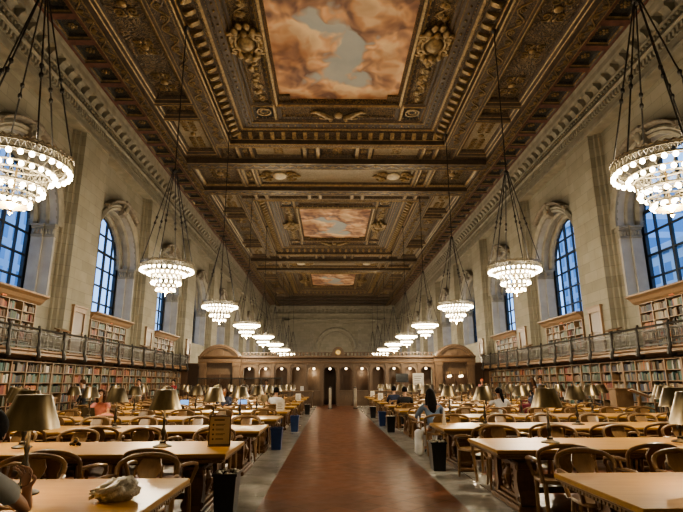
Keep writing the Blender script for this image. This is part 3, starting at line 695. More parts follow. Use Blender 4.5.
# ================================================================== GALLERIES, BOOKCASES
SIDE={-1:'left',1:'right'}
BK0=13.4; UNIT=3.48; NU=7; GY0,GY1=12.4,37.6
for s in (-1,1):
    root=empty('gallery_balcony',(s*11.0,GY0,2.5)); tag(root,'bronze railed book gallery running along the %s wall'%SIDE[s],'balcony','balconies along the side walls')
    def rel(mb): mb.v=[(x-s*11.0,y-GY0,z-2.5) for x,y,z in mb.v]; return mb
    g=MB(); g.sweep([((0,GY0,0),(s,0,0),(0,0,1)),((0,GY1,0),(s,0,0),(0,0,1))],[(11.36,2.53),(11.36,2.76),(10.62,2.76),(10.58,2.73),(10.58,2.70),(10.66,2.65),(10.66,2.56),(10.72,2.53)])
    rel(g).build('gallery_floor',M['oak_shelf'],root)
    g=MB(); g.sweep([((0,GY0,0),(s,0,0),(0,0,1)),((0,GY1,0),(s,0,0),(0,0,1))],[(11.36,2.44),(11.36,2.53),(10.78,2.53),(10.86,2.48),(10.95,2.44)])
    rel(g).build('soffit_moulding',M['oak_booth_dark'],root)
    g=MB(); g.tube([(s*10.6,GY0,3.45),(s*10.6,GY1,3.45)],.04,6); g.box(min(s*10.57,s*10.63),max(s*10.57,s*10.63),GY0,GY1,2.80,2.85)
    g.box(min(s*10.58,s*10.62),max(s*10.58,s*10.62),GY0,GY1,3.30,3.33)
    rel(g).build('handrail',M['bronze'],root,30)
    y=16.5-1.73*2; ps=[]
    while y<GY1: ps.append(y); y+=1.73
    for y in ps:
        p=MB(); path=[(s*10.72,y,2.47),(s*10.58,y,2.43),(s*10.49,y,2.50),(s*10.49,y,2.62),(s*10.54,y,2.76),(s*10.53,y,3.0),(s*10.56,y,3.25),(s*10.54,y,3.41),(s*10.6,y,3.50)]
        p.tube(path,[.045,.065,.08,.07,.05,.045,.045,.05,.045],6); p.sphere((s*10.6,y,3.53),.05,8,5)
        rel(p).build('railing_post',M['bronze'],root,40)
    for a,b in zip(ps,ps[1:]):
        p=MB(); n=22
        for i in range(1,n):
            yy=a+(b-a)*i/n; p.box(s*10.6-.006,s*10.6+.006,yy-.007,yy+.007,2.84,3.43)
        for z in (2.95,3.1,3.25): p.box(s*10.6-.005,s*10.6+.005,a,b,z-.005,z+.005)
        rel(p).build('railing_panel',M['iron'],root)
    # angled reading shelf on each pier, above the rail
    for j,c in enumerate(BAYS[:3]):
        yc=c+1.8
        r=empty('bracket_shelf',(s*10.66,yc,3.46)); 
        tag(r,'dark wooden angled reading shelf on the %s gallery rail, %s from the camera'%(SIDE[s],ORD[j]),'shelf','reading shelves on the gallery rails')
        b=MB(); b.box(-.12,.12,-.42,.42,.10,.15,0,Matrix.Rotation(s*-.35,4,'Y')); b.build('shelf_board',M['oak_dark'],r)
        for d in (-1,1):
            b=MB(); b.prism([(-.1,.06),(.1,.1),(.06,-.02),(0,-.2),(-.06,-.24)],lambda a_,b_,q:(-s*a_,q+d*.3,b_),-.02,.02); b.build('bracket',M['oak_dark'],r)
    # door panels on the piers at gallery level
    for j in range(3):
        yc=BAYS[j]+4.43
        r=empty('gallery_cupboard',(s*11.4,yc,2.74)); tag(r,'wood framed cupboard door on the stone pier, %s wall, %s from the camera'%(SIDE[s],ORD[j]),'cupboard','cupboard doors on the stone piers')
        b=MB(); 
        def bx(a,b_,y0,y1,z0,z1): b.box(min(-s*a,-s*b_),max(-s*a,-s*b_),y0,y1,z0,z1)
        bx(0,.10,-.56,-.44,0,2.06); bx(0,.10,.44,.56,0,2.06); bx(0,.1,-.44,.44,1.86,2.06); bx(0,.14,-.62,.62,2.06,2.14); bx(0,.1,-.44,.44,0,.12)
        b.build('door_frame',M['oak_shelf'],r)
        b=MB(); bx(-.01,.04,-.44,.44,.12,1.86); bx(.04,.06,-.36,.36,.2,.85); bx(.04,.06,-.36,.36,1.0,1.78); b.build('door',M['oak_booth'],r)
        b=MB(); b.sphere((-s*.09,.38,1.0),.035,8,6); b.build('knob',M['brass'],r)

# ---- books
random.seed(11)
BOOKS=[]   # (size along, y, z, depth, height, x front, side, colour key, info)
CK=list(BOOKC); CKD=['brown','brown','dark red','dark green','navy','tan','black','black','grey','grey','orange','teal','olive','cream','white','dark green','navy']
def runs():
    """a shelf's colour theme: sets of matching volumes"""
    th=random.choice([['brown','dark red','tan','olive','black'],['dark green','olive','grey','teal'],['tan','cream','grey','brown','black'],['dark red','brown','orange'],['navy','black','grey','dark green'],CKD,CKD,CKD,CKD])
    return th
def fill(s, xf, y0, y1, z, hmax, info):
    y=y0+.015; th=runs(); n=0
    if random.random()<.05: y1=y0+(y1-y0)*random.uniform(.3,.7)
    while True:
        run=random.choice((1,1,1,1,2,2,4)); col=random.choice(th); h=hmax*random.uniform(.62,.93); d=random.uniform(.15,.2); t=random.uniform(.024,.055)
        for _ in range(run):
            if y+t>y1-.01: return
            BOOKS.append(dict(s=s,x=xf,y=y,t=t*.96,z=z,h=h*random.uniform(.985,1),d=d,c=col,info=info+(n,))); y+=t; n+=1
        if random.random()<.06: y+=random.uniform(.03,.12)
def bookcase(s, xb, depth, y0, ncomp, cw, z0, zs, label, group, name, cornice, mat, key):
    W=ncomp*cw
    r=empty(name,(s*xb,y0+W/2,z0)); tag(r,label,'bookcase',group)
    xf=xb-depth
    def bx(mb,xa,xb_,ya,yb,za,zb): 
        xs=sorted((s*xa-s*xb,s*xb_-s*xb)); mb.box(xs[0],xs[1],ya-y0-W/2,yb-y0-W/2,za-z0,zb-z0)
    b=MB(); bx(b,xb-.02,xb,y0,y0+W,z0,zs[-1]); b.build('back_panel',M['oak_booth_dark'],r)
    for i in range(ncomp+1):
        b=MB(); y=y0+i*cw; e=.028 if 0<i<ncomp else .03
        ya,yb=(y,y+2*e) if i==0 else ((y-2*e,y) if i==ncomp else (y-e,y+e))
        bx(b,xf-.012,xb-.02,ya,yb,z0,zs[-1]); b.build('upright',mat,r)
    for z in zs:
        b=MB(); bx(b,xf,xb-.02,y0+.06,y0+W-.06,z-.028,z); b.build('shelf',mat,r)
    b=MB(); bx(b,xf-.02,xf+.02,y0,y0+W,z0,zs[0]-.028); b.build('plinth',mat,r)
    if cornice:
        b=MB(); b.sweep([((0,-W/2-.22,0),(s,0,0),(0,0,1)),((0,W/2+.22,0),(s,0,0),(0,0,1))],[(-depth-.02,zs[-1]-z0),(.06,zs[-1]-z0),(.06,zs[-1]-z0+.34),(-depth-.36,zs[-1]-z0+.34),(-depth-.36,zs[-1]-z0+.28),(-depth-.2,zs[-1]-z0+.2),(-depth-.12,zs[-1]-z0+.08)])
        b.build('cornice',mat,r)
        b=MB(); b.bbox(-.03,.03,-.12,.12,0,.09,.01); o=b.build('crest',M['orange_cloth'],r); o.location=(s*(-depth-.06),0,zs[-1]-z0+.0)
    for i in range(ncomp):
        for j,(za,zb) in enumerate(zip(zs,zs[1:])):
            fill(s,xf+.02,y0+i*cw+.04,y0+(i+1)*cw-.04,za,zb-za-.03,(key,i,len(zs)-2-j))
for s in (-1,1):
    for k in range(NU):
        bookcase(s,11.38,.30,BK0+UNIT*k,4,UNIT/4,0,[.12,.52,.89,1.27,1.64,2.01,2.38],'low oak bookcase under the %s gallery, %s from the camera'%(SIDE[s],ORD[k]),'bookcases under the galleries','wall_bookcase',False,M['oak_shelf'],('low',s,k))
    for k in range(3):
        bookcase(s,11.88,.26,BAYS[k]-2.65,5,.85,2.74,[2.82,3.17,3.51,3.85,4.19,4.53],'upper oak bookcase below arched window on the %s gallery, %s from the camera'%(SIDE[s],ORD[k]),'bookcases on the galleries','gallery_bookcase',True,M['oak_shelf'],('high',s,k))
# white/blank box files seen on the right-hand low shelves come from the colour runs above
def score(b):
    cy=b['y']+b['t']/2; u,v=proj(b['s']*b['x'],cy,b['z']+b['h']/2)
    if not(3<u<680 and v<392): return 0
    if b['info'][0][0]=='low' and b['z']<1.6: return 0
    if b['info'][0][0]=='high' and b['z']<3.5: return 0
    if b['info'][0][0]=='low' and b['s']<0 and b['z']<1.8 : return 0
    u2,v2=proj(b['s']*b['x'],cy,b['z']); u0,_=proj(b['s']*b['x'],b['y'],b['z']); u1,_=proj(b['s']*b['x'],b['y']+b['t'],b['z'])
    u3,v3=proj(b['s']*b['x'],cy,b['z']+b['h'])
    return abs(u1-u0)*abs(v3-v2)
for b in BOOKS: b['sc']=score(b)
top=sorted(BOOKS,key=lambda b:-b['sc'])[:300]
tops=set(id(b) for b in top)
unit={}
for k in BOOKC:
    b=MB(); b.bbox(-1,0,-.5,.5,0,1,.03,0)      # cover with eased spine edges
    b.box(-.96,-.04,-.36,.36,.94,1.004,1)      # page block at the top edge
    unit[k]=b.mesh('book_'+k.replace(' ','_'),[M['book_'+k],M['pages']])
for b in top:
    (kind,s,k),comp,shelf,n=b['info']
    o=bpy.data.objects.new('book',unit[b['c']]); COL.objects.link(o)
    s_=b['s']; o.location=(s_*b['x'],b['y']+b['t']/2,b['z']); o.scale=(b['d'],b['t'],b['h']); o.rotation_euler=(0,0,PI if s_>0 else 0)
    case=('low %s bookcase'%SIDE[s] if kind=='low' else '%s gallery bookcase'%SIDE[s])
    tag(o,'%s book, %s along %s shelf, %s bay of %s %s'%(b['c'],ORD[min(n,29)],['top','second','third','fourth','fifth','sixth'][shelf],ORD[comp],ORD[k],case),'book','books on the wall shelves')
st=MB(); cols=[]
for b in BOOKS:
    if id(b) in tops: continue
    s=b['s']; xs=sorted((s*b['x'],s*(b['x']+b['d']))); 
    st.box(xs[0],xs[1],b['y'],b['y']+b['t'],b['z'],b['z']+b['h'])
    c=BOOKC[b['c']]; q=random.uniform(.8,1.2); cols.append((c[0]*q,c[1]*q,c[2]*q,1))
so=st.build('shelved_books',M['books']); tag(so,'remaining rows of small worn books filling the oak wall shelves','books',kind='stuff')
ca_=so.data.color_attributes.new('Col','FLOAT_COLOR','CORNER'); flat=[]
for c in cols: flat+=list(c)*24
ca_.data.foreach_set('color',flat)

# ================================================================== DELIVERY BOOTH
BY=38.0; XC=.15
b0=empty('delivery_booth',(XC,BY,0)); tag(b0,'long carved oak delivery booth with arches and rounded pediments across the hall','booth')
def part(mb,name,mat,par=b0,smooth=None): 
    return mb.build(name,mat,par,smooth)
p=MB(); BWD=1.17; NB=12; x0=-NB*BWD/2
W2=9.98
def arch_panel(mb,xc,w,z0,zt,hw,zs,y,n=10):
    """flat bay with a round-headed opening"""
    mb.quad((xc-w/2,y,z0),(xc-hw,y,z0),(xc-hw,y,zt),(xc-w/2,y,zt)); mb.quad((xc+hw,y,z0),(xc+w/2,y,z0),(xc+w/2,y,zt),(xc+hw,y,zt))
    P=[(xc-hw*math.cos(PI*i/n),zs+hw*.75*math.sin(PI*i/n)) for i in range(n+1)]
    for a,b in zip(P,P[1:]): mb.quad((a[0],y,a[1]),(b[0],y,b[1]),(b[0],y,zt),(a[0],y,zt))
    Q=[(xc-hw,z0)]+P+[(xc+hw,z0)]
    for a,b in zip(Q,Q[1:]): mb.quad((a[0],y,a[1]),(a[0],y+.22,a[1]),(b[0],y+.22,b[1]),(b[0],y,b[1]))
for i in range(NB):
    xc=x0+BWD*(i+.5); m=MB()
    gate=i==6
    arch_panel(m,xc,BWD,0 if i in (5,) else 1.02,2.98,.43,2.42,0)
    # small capitals and a keystone
    for d in (-1,1): m.box(xc+d*.50-.075,xc+d*.50+.075,-.05,.05,2.34,2.46)
    m.box(xc-.06,xc+.06,-.05,.03,2.66,2.86)
    part(m,'arch_bay',M['oak_booth'])
    if i!=5:
        m=MB(); m.box(xc-BWD/2,xc+BWD/2,-.02,.24,0,1.0); m.box(xc-BWD/2,xc+BWD/2,-.14,.3,.98,1.06)
        for d in (-1,1): m.frame(xc+d*BWD/4,0,0,0,[(0,0)]) if False else m.box(xc+d*BWD/4-.2,xc+d*BWD/4+.2,-.05,0,.2,.82)
        part(m,'counter_panel',M['oak_booth'])
    m=MB(); xp=x0+BWD*i; m.box(xp-.075,xp+.075,-.10,.02,0,2.9); m.box(xp-.11,xp+.11,-.14,.02,2.84,2.96); m.box(xp-.1,xp+.1,-.13,.02,0,.16)
    part(m,'pilaster',M['oak_booth'])
    # panel behind the arch; shade of dim recesses painted in as darker oak
    m=MB(); m.box(xc-.56,xc+.56,1.3,1.34,1.02,2.75); 
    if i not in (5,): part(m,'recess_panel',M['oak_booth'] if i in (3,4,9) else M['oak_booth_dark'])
# entablature with dentils, crest rail, cornice
m=MB(); m.sweep([((x0,0,0),(0,1,0),(0,0,1)),((-x0,0,0),(0,1,0),(0,0,1))],[(.35,2.96),(-.10,2.96),(-.12,3.06),(-.06,3.08),(-.06,3.26),(-.16,3.3),(-.26,3.38),(-.26,3.46),(.35,3.46)])
x=x0
while x<-x0: m.box(x,x+.07,-.16,-.05,3.19,3.27); x+=.16
part(m,'cornice',M['oak_booth'])
m=MB(); x=x0+.1
m.box(x0,-x0,-.05,.1,3.46,3.52); m.box(x0,-x0,-.05,.1,3.72,3.77)
while x<-x0:
    m.sphere((x,.02,3.62),.085,6,5,0,(.8,.6,1.3)); x+=.26
part(m,'cresting',M['oak_booth'])
m=MB()
for d in (-1,1): pass
m.box(x0,-x0,2.6,2.7,0,3.0); m.box(x0,-x0,.1,2.7,2.98,3.02)
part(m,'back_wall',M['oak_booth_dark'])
# rounded clock hood in the middle
m=MB(); n=16
m.prism([(-.55,3.46)]+[(-.42*math.cos(PI*i/n),3.72+.42*math.sin(PI*i/n)) for i in range(n+1)]+[(.55,3.46)],lambda a,b,q:(a,q,b),-.2,.15)
for d in (-1,1): m.tube([(d*.5+d*.25*(1-i/12)*math.cos(i*.5+PI/2),-.1,3.60+.14*(1-i/12)*math.sin(i*.5)) for i in range(11)],.05,5)
part(m,'clock_hood',M['oak_booth'])
ck=empty('wall_clock',(XC,BY-.22,3.74)); tag(ck,'round gilt faced clock in the hood above the booth centre','clock')
m=MB(); m.lathe([(.22,0),(.22,.06),(.17,.08),(.16,.04)],24,M=Matrix.Rotation(R(90),4,'X')); m.build('bezel',M['brass'],ck,40)
m=MB(); m.lathe([(0,.045),(.165,.045)],24,M=Matrix.Rotation(R(90),4,'X')); m.build('face',emis('glowing_clock_face',(1,.62,.2),.8),ck)  # no lamp here: the gold face's brightness is put in as emission
m=MB(); m.box(-.012,.012,-.062,-.055,0,.12); m.box(0,.08,-.062,-.055,-.01,.01); m.build('hand',M['ink'],ck)
# curved pediment portals
def portal(cx,w,name):
    cx-=XC
    m=MB(); h=w/2
    # segmental pediment
    zb=3.42; rise=.88; Rr=(h*h+rise*rise)/(2*rise); a0=math.asin(h/Rr); n=20
    arc=lambda r:[(r*math.sin(-a0+2*a0*i/n),zb+rise-Rr+r*math.cos(-a0+2*a0*i/n)) for i in range(n+1)]
    o_,i_=arc(Rr),arc(Rr-.26)
    for (y0,y1,r0,r1) in ((-.62,.5,Rr,Rr-.12),(-.5,.5,Rr-.12,Rr-.26)):
        A,B=arc(r0),arc(r1)
        for k in range(n):
            for (yy) in (y0,): m.quad((cx+A[k][0],yy,A[k][1]),(cx+A[k+1][0],yy,A[k+1][1]),(cx+B[k+1][0],yy,B[k+1][1]),(cx+B[k][0],yy,B[k][1]))
            m.quad((cx+A[k][0],y0,A[k][1]),(cx+A[k][0],y1,A[k][1]),(cx+A[k+1][0],y1,A[k+1][1]),(cx+A[k+1][0],y0,A[k+1][1]))
            m.quad((cx+B[k][0],y0,B[k][1]),(cx+B[k][0],y1,B[k][1]),(cx+B[k+1][0],y1,B[k+1][1]),(cx+B[k+1][0],y0,B[k+1][1]))
    part(m,'curved_pediment',M['oak_booth'])
    m=MB(); P=[(cx+a,b) for a,b in i_]; m.prism(P,lambda a,b,q:(a,q,b),-.3,.3); m.box(cx-.22,cx+.22,-.36,-.3,3.55,3.85); part(m,'tympanum',M['oak_booth'])
    m=MB(); m.sweep([((cx-h-.06,0,0),(0,1,0),(0,0,1)),((cx+h+.06,0,0),(0,1,0),(0,0,1))],[(.5,3.0),(-.42,3.0),(-.44,3.1),(-.4,3.12),(-.4,3.28),(-.55,3.38),(-.62,3.48),(.5,3.48)]); part(m,'entablature',M['oak_booth'])
    for d in (-1,1):
        m=MB(); xx=cx+d*(h-.27); m.box(xx-.25,xx+.25,-.36,.5,0,3.0); m.box(xx-.3,xx+.3,-.42,.5,2.8,3.0); m.box(xx-.29,xx+.29,-.41,.5,0,.3); m.box(xx-.15,xx+.15,-.38,-.34,.5,2.6); part(m,'pier',M['oak_booth'])
    m=MB(); hw=h-.5; m.box(cx-hw,cx+hw,.1,.2,0,3.0); m.box(cx-hw,cx+hw,0,.12,2.2,2.4); m.box(cx-hw,cx+hw,-.05,.12,2.9,3.0); part(m,'door_surround',M['oak_booth'])
    for d in (-1,1):
        m=MB(); m.box(cx+d*hw/2-hw/2+.06,cx+d*hw/2+hw/2-.06,.04,.1,.05,2.2); m.box(cx+d*hw/2-hw/2+.2,cx+d*hw/2+hw/2-.2,.0,.05,.25,.95); m.box(cx+d*hw/2-hw/2+.2,cx+d*hw/2+hw/2-.2,.0,.05,1.15,2.0); part(m,'door_leaf',M['oak_booth_dark'])
portal(-8.34,2.94,'l'); portal(8.6,2.88,'r')
# wings to the side walls
for d in (-1,1):
    m=MB(); xa=(-8.34-1.47-XC) if d<0 else (8.6+1.44-XC); xb=d*11.3-XC; a,b=sorted((xa,xb)); m.box(a,b,.1,.3,0,2.9); m.box(a,b,0,.35,2.8,3.0)
    for q in range(2): 
        xx=a+(b-a)*(q+.5)/2; m.box(xx-.25,xx+.25,.04,.1,.3,1.2); m.box(xx-.25,xx+.25,.04,.1,1.4,2.6)
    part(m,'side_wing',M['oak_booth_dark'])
# globe lamps inside the arches
glob=None
for i in range(NB):
    xc=XC+x0+BWD*(i+.5)
    lab='small white globe lamp in the %s booth arch from the left'%ORD[i]
    if glob is None:
        glob=empty('globe_lamp',(xc,BY+.22,2.60)); tag(glob,lab,'lamp','globe lamps in the booth arches')
        m=MB(); m.sphere((0,0,0),.085,10,8); m.build('globe',emis('globe_glow',(1,.80,.52),7),glob,60)
        m=MB(); m.tube([(0,0,.1),(0,0,.34)],.02,6); m.lathe([(.05,.08),(.06,.12),(.02,.14)],8); m.build('stem',M['brass'],glob,40)
    else: dup(glob,(xc,BY+.22,2.60),0,lab)
for k in range(2):
    for d in (-1,1):
        dup(glob,(8.6+d*.42+.1*k-.05,BY-.15-.2*k,2.02+.03*k),0,'white globe lamp before the right booth portal, %s of the %s pair'%('left' if d<0 else 'right','front' if k else 'back'))
def plight(name,loc,e,r,col=(1,.78,.5)):
    l=bpy.data.lights.new(name,'POINT'); l.energy=e; l.shadow_soft_size=r; l.color=col
    o=bpy.data.objects.new(name,l); COL.objects.link(o); o.location=loc; return o
for x in (-5.3,-1.8,1.8,5.3): plight('booth_light',(XC+x,BY+.7,2.3),30,.1)
# booth fittings
def signcard(loc,w,h,label,mat=None,rz=0,tilt=0):
    r=empty('sign_card',loc,rz); tag(r,label,'sign')
    m=MB(); m.bbox(-w/2,w/2,-.008,.008,0,h,.004); m.build('card',mat or M['paper'],r)
    m=MB()
    for k in range(5): m.box(-w*.35,w*(.35-.1*(k%3)),-.0105,-.0085,h*(.8-.14*k),h*(.83-.14*k))
    m.build('print',M['ink'],r)
    m=MB(); m.box(-w/2,w/2,-.06,.06,-.012,0); m.build('foot',mat or M['paper'],r); return r
t=empty('wall_monitor',(XC+4.62,BY-.14,1.62)); tag(t,'dark flat monitor hung in booth arch right of the gate','monitor')
m=MB(); m.bbox(-.46,.46,0,.05,0,.62,.01); m.build('casing',M['plastic_black'],t); m=MB(); m.box(-.43,.43,-.004,0,.03,.59); m.build('screen',M['screen_off'],t)
nb_=signcard((XC+5.78,BY-.16,1.1),.8,1.15,'greyish notice board filling a booth arch right of the monitor',M['stone_pale'])
# gate posts at the end of the aisle
for d,xx in ((-1,-.42),(1,1.19)):
    r=empty('gate_post',(xx,34.0,0)); tag(r,'slim metal security gate post %s of the aisle end'%('left' if d<0 else 'right'),'post','security gate posts')
    m=MB(); m.bbox(-.09,.09,-.3,.3,0,1.25,.03); m.build('panel',M['c_tan'] if False else plain('gate_beige',(.36,.31,.24),.4,.2,.1,4),r)
    m=MB(); m.bbox(-.14,.14,-.36,.36,0,.06,.01); m.build('base',M['iron'],r)
    m=MB(); m.lathe([(.0,1.36),(.06,1.34),(.08,1.28),(.08,1.25)],10); m.build('cap',M['iron'],r,40)
# glazed screen in front of the left part of the booth
r=empty('glazed_screen',(-6.2,33.9,0)); tag(r,'dark framed glass screen standing before left part of booth','screen')
m=MB()
for xx in (-2.7,-1.35,0,1.35,2.7): m.box(xx-.035,xx+.035,-.03,.03,0,1.92)
m.box(-2.7,2.7,-.035,.035,1.86,1.94); m.box(-2.7,2.7,-.03,.03,.72,.78); m.build('frame',M['bronze'],r)
m=MB(); m.box(-2.7,2.7,-.02,.02,0,.72); m.build('lower_panel',M['oak_booth_dark'],r)
def screenglass():
    t=NT('smoky_glass'); tr=t.n('ShaderNodeBsdfTransparent'); tr.inputs[0].default_value=(.55,.53,.5,1); gl=t.n('ShaderNodeBsdfGlossy'); gl.inputs['Roughness'].default_value=.05
    mx=t.n('ShaderNodeMixShader'); mx.inputs[0].default_value=.08; t.l(tr.outputs[0],mx.inputs[1]); t.l(gl.outputs[0],mx.inputs[2]); t.l(mx.outputs[0],t.out.inputs[0]); return t.m
M['smoky']=screenglass()
m=MB(); m.quad((-2.7,0,.78),(2.7,0,.78),(2.7,0,1.86),(-2.7,0,1.86)); m.build('glass_pane',M['smoky'],r)
# service desks before the booth
for (xx,yy,w,lab) in ((-2.7,35.6,2.2,'oak service desk left of the aisle end before the booth'),(3.6,35.8,2.0,'oak service desk right of the aisle end before the booth')):
    r=empty('service_desk',(xx,yy,0)); tag(r,lab,'desk')
    m=MB(); m.bbox(-w/2,w/2,-.35,.35,0,1.02,.02); m.build('body',M['oak_booth'],r)
    m=MB(); m.bbox(-w/2-.06,w/2+.06,-.42,.42,1.02,1.08,.015); m.build('worktop',M['oak_shelf'],r)
    m=MB()
    for q in range(3): m.box(-w/2+w*(q+.5)/3-.25,-w/2+w*(q+.5)/3+.25,-.38,-.35,.18,.86)
    m.build('front_panel',M['oak_booth'],r)
signcard((-2.9,35.45,1.08),.28,.36,'small white sign card on left service desk by booth')
signcard((-2.3,35.4,1.08),.22,.3,'smaller white notice beside sign card on left service desk')
signcard((3.0,35.55,1.08),.3,.4,'white sign card on right service desk by booth')
# desktop monitors and figure-lamp behind the counter left out of sight lines; vase-shaped lamp on the counter
# ================================================================== TABLES, CHAIRS, LAMPS
TX0,TX1=1.68,9.35; TW=1.42; TH_=.77; NR=10
def FAR(s,k): return (5.0+3.03*k) if s<0 else (5.12+3.1*k)
M['oak_edge']=wood('table_edge_oak',(.15,.085,.032),(.23,.135,.055),.4,3,(2,6,6))
def make_table():
    L=TX1-TX0; r=empty('reading_table')
    m=MB(); m.bbox(-L/2,L/2,-TW/2,TW/2,TH_-.045,TH_,.008); m.build('tabletop',M['oak_top'],r)
    m=MB(); e=.03
    m.frame(0,0,L/2-.012,TW/2-.012,[(0,TH_-.045),(0,TH_-.06),(.03,TH_-.075),(.03,TH_-.10),(.06,TH_-.115),(.1,TH_-.115)])
    n=int((L-.1)/.055)
    for i in range(n):
        x=-L/2+.05+(L-.1)*(i+.5)/n
        for d in (-1,1): m.box(x-.017,x+.017,d*(TW/2-.044)-.010,d*(TW/2-.044)+.010,TH_-.098,TH_-.066)
    n=int((TW-.1)/.055)
    for i in range(n):
        y=-TW/2+.05+(TW-.1)*(i+.5)/n
        for d in (-1,1): m.box(d*(L/2-.044)-.010,d*(L/2-.044)+.010,y-.017,y+.017,TH_-.098,TH_-.066)
    m.build('edge_moulding',M['oak_edge'],r)
    m=MB(); m.box(-L/2+.25,L/2-.25,-TW/2+.2,TW/2-.2,TH_-.15,TH_-.06); m.build('apron',M['oak_dark'],r)
    for x in (-L/2+.42,0,L/2-.42):
        t=MB()
        # two scrolled console legs joined by a carved panel
        prof=[(.0,.10),(.30,.10),(.31,.16),(.22,.24),(.17,.36),(.22,.48),(.30,.56),(.31,.62),(0,.62)]
        for d in (-1,1):
            P=[(d*(.50+(-.16+w_)),z) for w_,z in ((.02,.10),(.20,.10),(.22,.16),(.15,.25),(.11,.36),(.14,.47),(.20,.56),(.22,.60),(.02,.60),(-.02,.5),(.0,.36),(-.02,.22))]
            t.prism(P,lambda a,b,q:(x+q,a,b),-.11,.11)
            for zz,rr in ((.16,.05),(.54,.055)):
                t.lathe([(0,-.125),(rr,-.12),(rr*.6,-.13),(rr*.6,.13),(rr,.12),(0,.125)],10,(x,d*(.50+.02),zz),0,Matrix.Rotation(R(90),4,'Y'))
        t.box(x-.05,x+.05,-.40,.40,.12,.58)
        for d in (-1,1):          # carved face: raised border, central urn and two scrolls on each outer side
            fx=x+d*.05
            for (ya,yb,za,zb) in ((-.36,.36,.53,.57),(-.36,.36,.13,.17),(-.36,-.32,.17,.53),(.32,.36,.17,.53)): t.box(min(fx,fx+d*.03),max(fx,fx+d*.03),ya,yb,za,zb)
            t.lathe([(0,.18),(.05,.19),(.03,.22),(.045,.26),(.085,.34),(.09,.39),(.05,.45),(.035,.48),(.06,.51),(0,.52)],10,(fx,0,0))
            for e in (-1,1):
                t.tube([(fx+d*.012,e*(.20+.085*(1-i/16)*math.cos(i*.6)),.27+.085*(1-i/16)*math.sin(i*.6)) for i in range(15)],.017,5)
                t.tube([(fx+d*.012,e*(.20+.07*(1-i/16)*math.cos(i*.6+2)),.44-.07*(1-i/16)*math.sin(i*.6+2)) for i in range(15)],.015,5)
        t.box(x-.12,x+.12,-.52,.52,.58,TH_-.2)
        to=t.build('trestle',M['oak_dark'] if x==0 else M['oak_chair_d'],r)
        f=MB(); f.bbox(x-.15,x+.15,-.58,.58,0,.07,.015); f.bbox(x-.12,x+.12,-.54,.54,.07,.11,.015)
        f.build('foot',M['oak_dark'] if x==0 else M['oak_chair_d'],to)
    m=MB(); m.bbox(-L/2+.42,L/2-.42,-.09,.09,.14,.22,.01); m.build('stretcher',M['oak_dark'],r)
    return r
M['oak_chair_d']=wood('carved_trestle_oak',(.11,.053,.02),(.19,.095,.036),.4,3,(6,6,1.2))
tp=None
for s in (-1,1):
    for k in range(NR):
        lab='long oak reading table, %s from the camera in the %s rows'%(ORD[k],SIDE[s])
        loc=(s*(TX0+TX1)/2,FAR(s,k)-TW/2,0)
        if tp is None: tp=make_table(); tp.location=loc; tag(tp,lab,'table','long reading tables')
        else: dup(tp,loc,0,lab)
# ---- chairs
def make_chair():
    r=empty('armchair'); S_=(1.24,1.12,1.04)
    m=MB(); n=28; P=[]
    for i in range(n):                     # broad, rounded saddle seat, wider in front
        a=2*PI*i/n; c_,s_=math.cos(a),math.sin(a)
        P.append((.235*math.copysign(abs(c_)**.6,c_)*(1+.07*s_), .225*math.copysign(abs(s_)**.6,s_)))
    rings=[(.96,.425),(1.0,.435),(1.0,.455),(.97,.465),(.6,.452),(.2,.448)]
    vs=[(x*k,y*k,z) for k,z in rings for x,y in P]; fs=[tuple(range(n-1,-1,-1)),tuple(range((len(rings)-1)*n,len(rings)*n))]
    for q in range(len(rings)-1): fs+=[(q*n+i,q*n+(i+1)%n,(q+1)*n+(i+1)%n,(q+1)*n+i) for i in range(n)]
    m.add(vs,fs); m.build('seat',M['oak_chair'],r,40)
    # bent back hoop: stiles lean back, wide crest
    m=MB(); path=[]; rad=[]
    for i in range(25):
        t=-1+2*i/24; a=abs(t)
        if a>.5:
            u=(1-a)/.5; x=math.copysign(.205+.045*u,t); z=.44+.30*u; y=-.19-.09*u
        else:
            q=t/.5*PI/2; x=.25*math.sin(q); z=.74+.115*math.cos(q)**.8; y=-.28-.02*math.cos(q)-.055*math.cos(q)
        path.append((x,y,z)); rad.append(.019+(.009*(1-a/.5) if a<.5 else 0))
    m.tube(path,rad,8); m.build('back_hoop',M['oak_chair'],r,50)
    # vase splat
    m=MB(); half=[(.07,.45),(.052,.50),(.04,.56),(.055,.63),(.092,.70),(.10,.75),(.08,.81),(.06,.84)]
    P=[(x,z) for x,z in half]+[(-x,z) for x,z in reversed(half)]
    yf=lambda z: -.185-.165*max(0,(z-.45)/.40)
    m.prism(P,lambda a,b,q:(a,yf(b)+q-.03*math.cos(a*9),b),-.009,.009); m.build('splat',M['oak_chair'],r)
    for d in (-1,1):
        m=MB(); m.tube([(d*.245,-.265,.68),(d*.275,-.15,.69),(d*.29,-.02,.685),(d*.285,.10,.66),(d*.265,.155,.60),(d*.245,.14,.53),(d*.225,.12,.455)],[.018,.02,.022,.022,.02,.018,.018],7)
        m.build('arm',M['oak_chair'],r,50)
    for dx in (-1,1):
        for dy in (-1,1):
            m=MB()
            if dy>0: m.tube([(dx*.195,.16,.43),(dx*.20,.175,.25),(dx*.205,.185,0)],[.024,.021,.015],6)
            else: m.tube([(dx*.18,-.165,.43),(dx*.185,-.195,.22),(dx*.195,-.25,0)],[.024,.021,.015],6)
            m.build('leg',M['oak_chair'],r,50)
    for ch in kids(r): ch.data.transform(Matrix.Diagonal((*S_,1)))
    return r
chair=make_chair(); used=False; NCH=7
random.seed(5)
SEATS={}
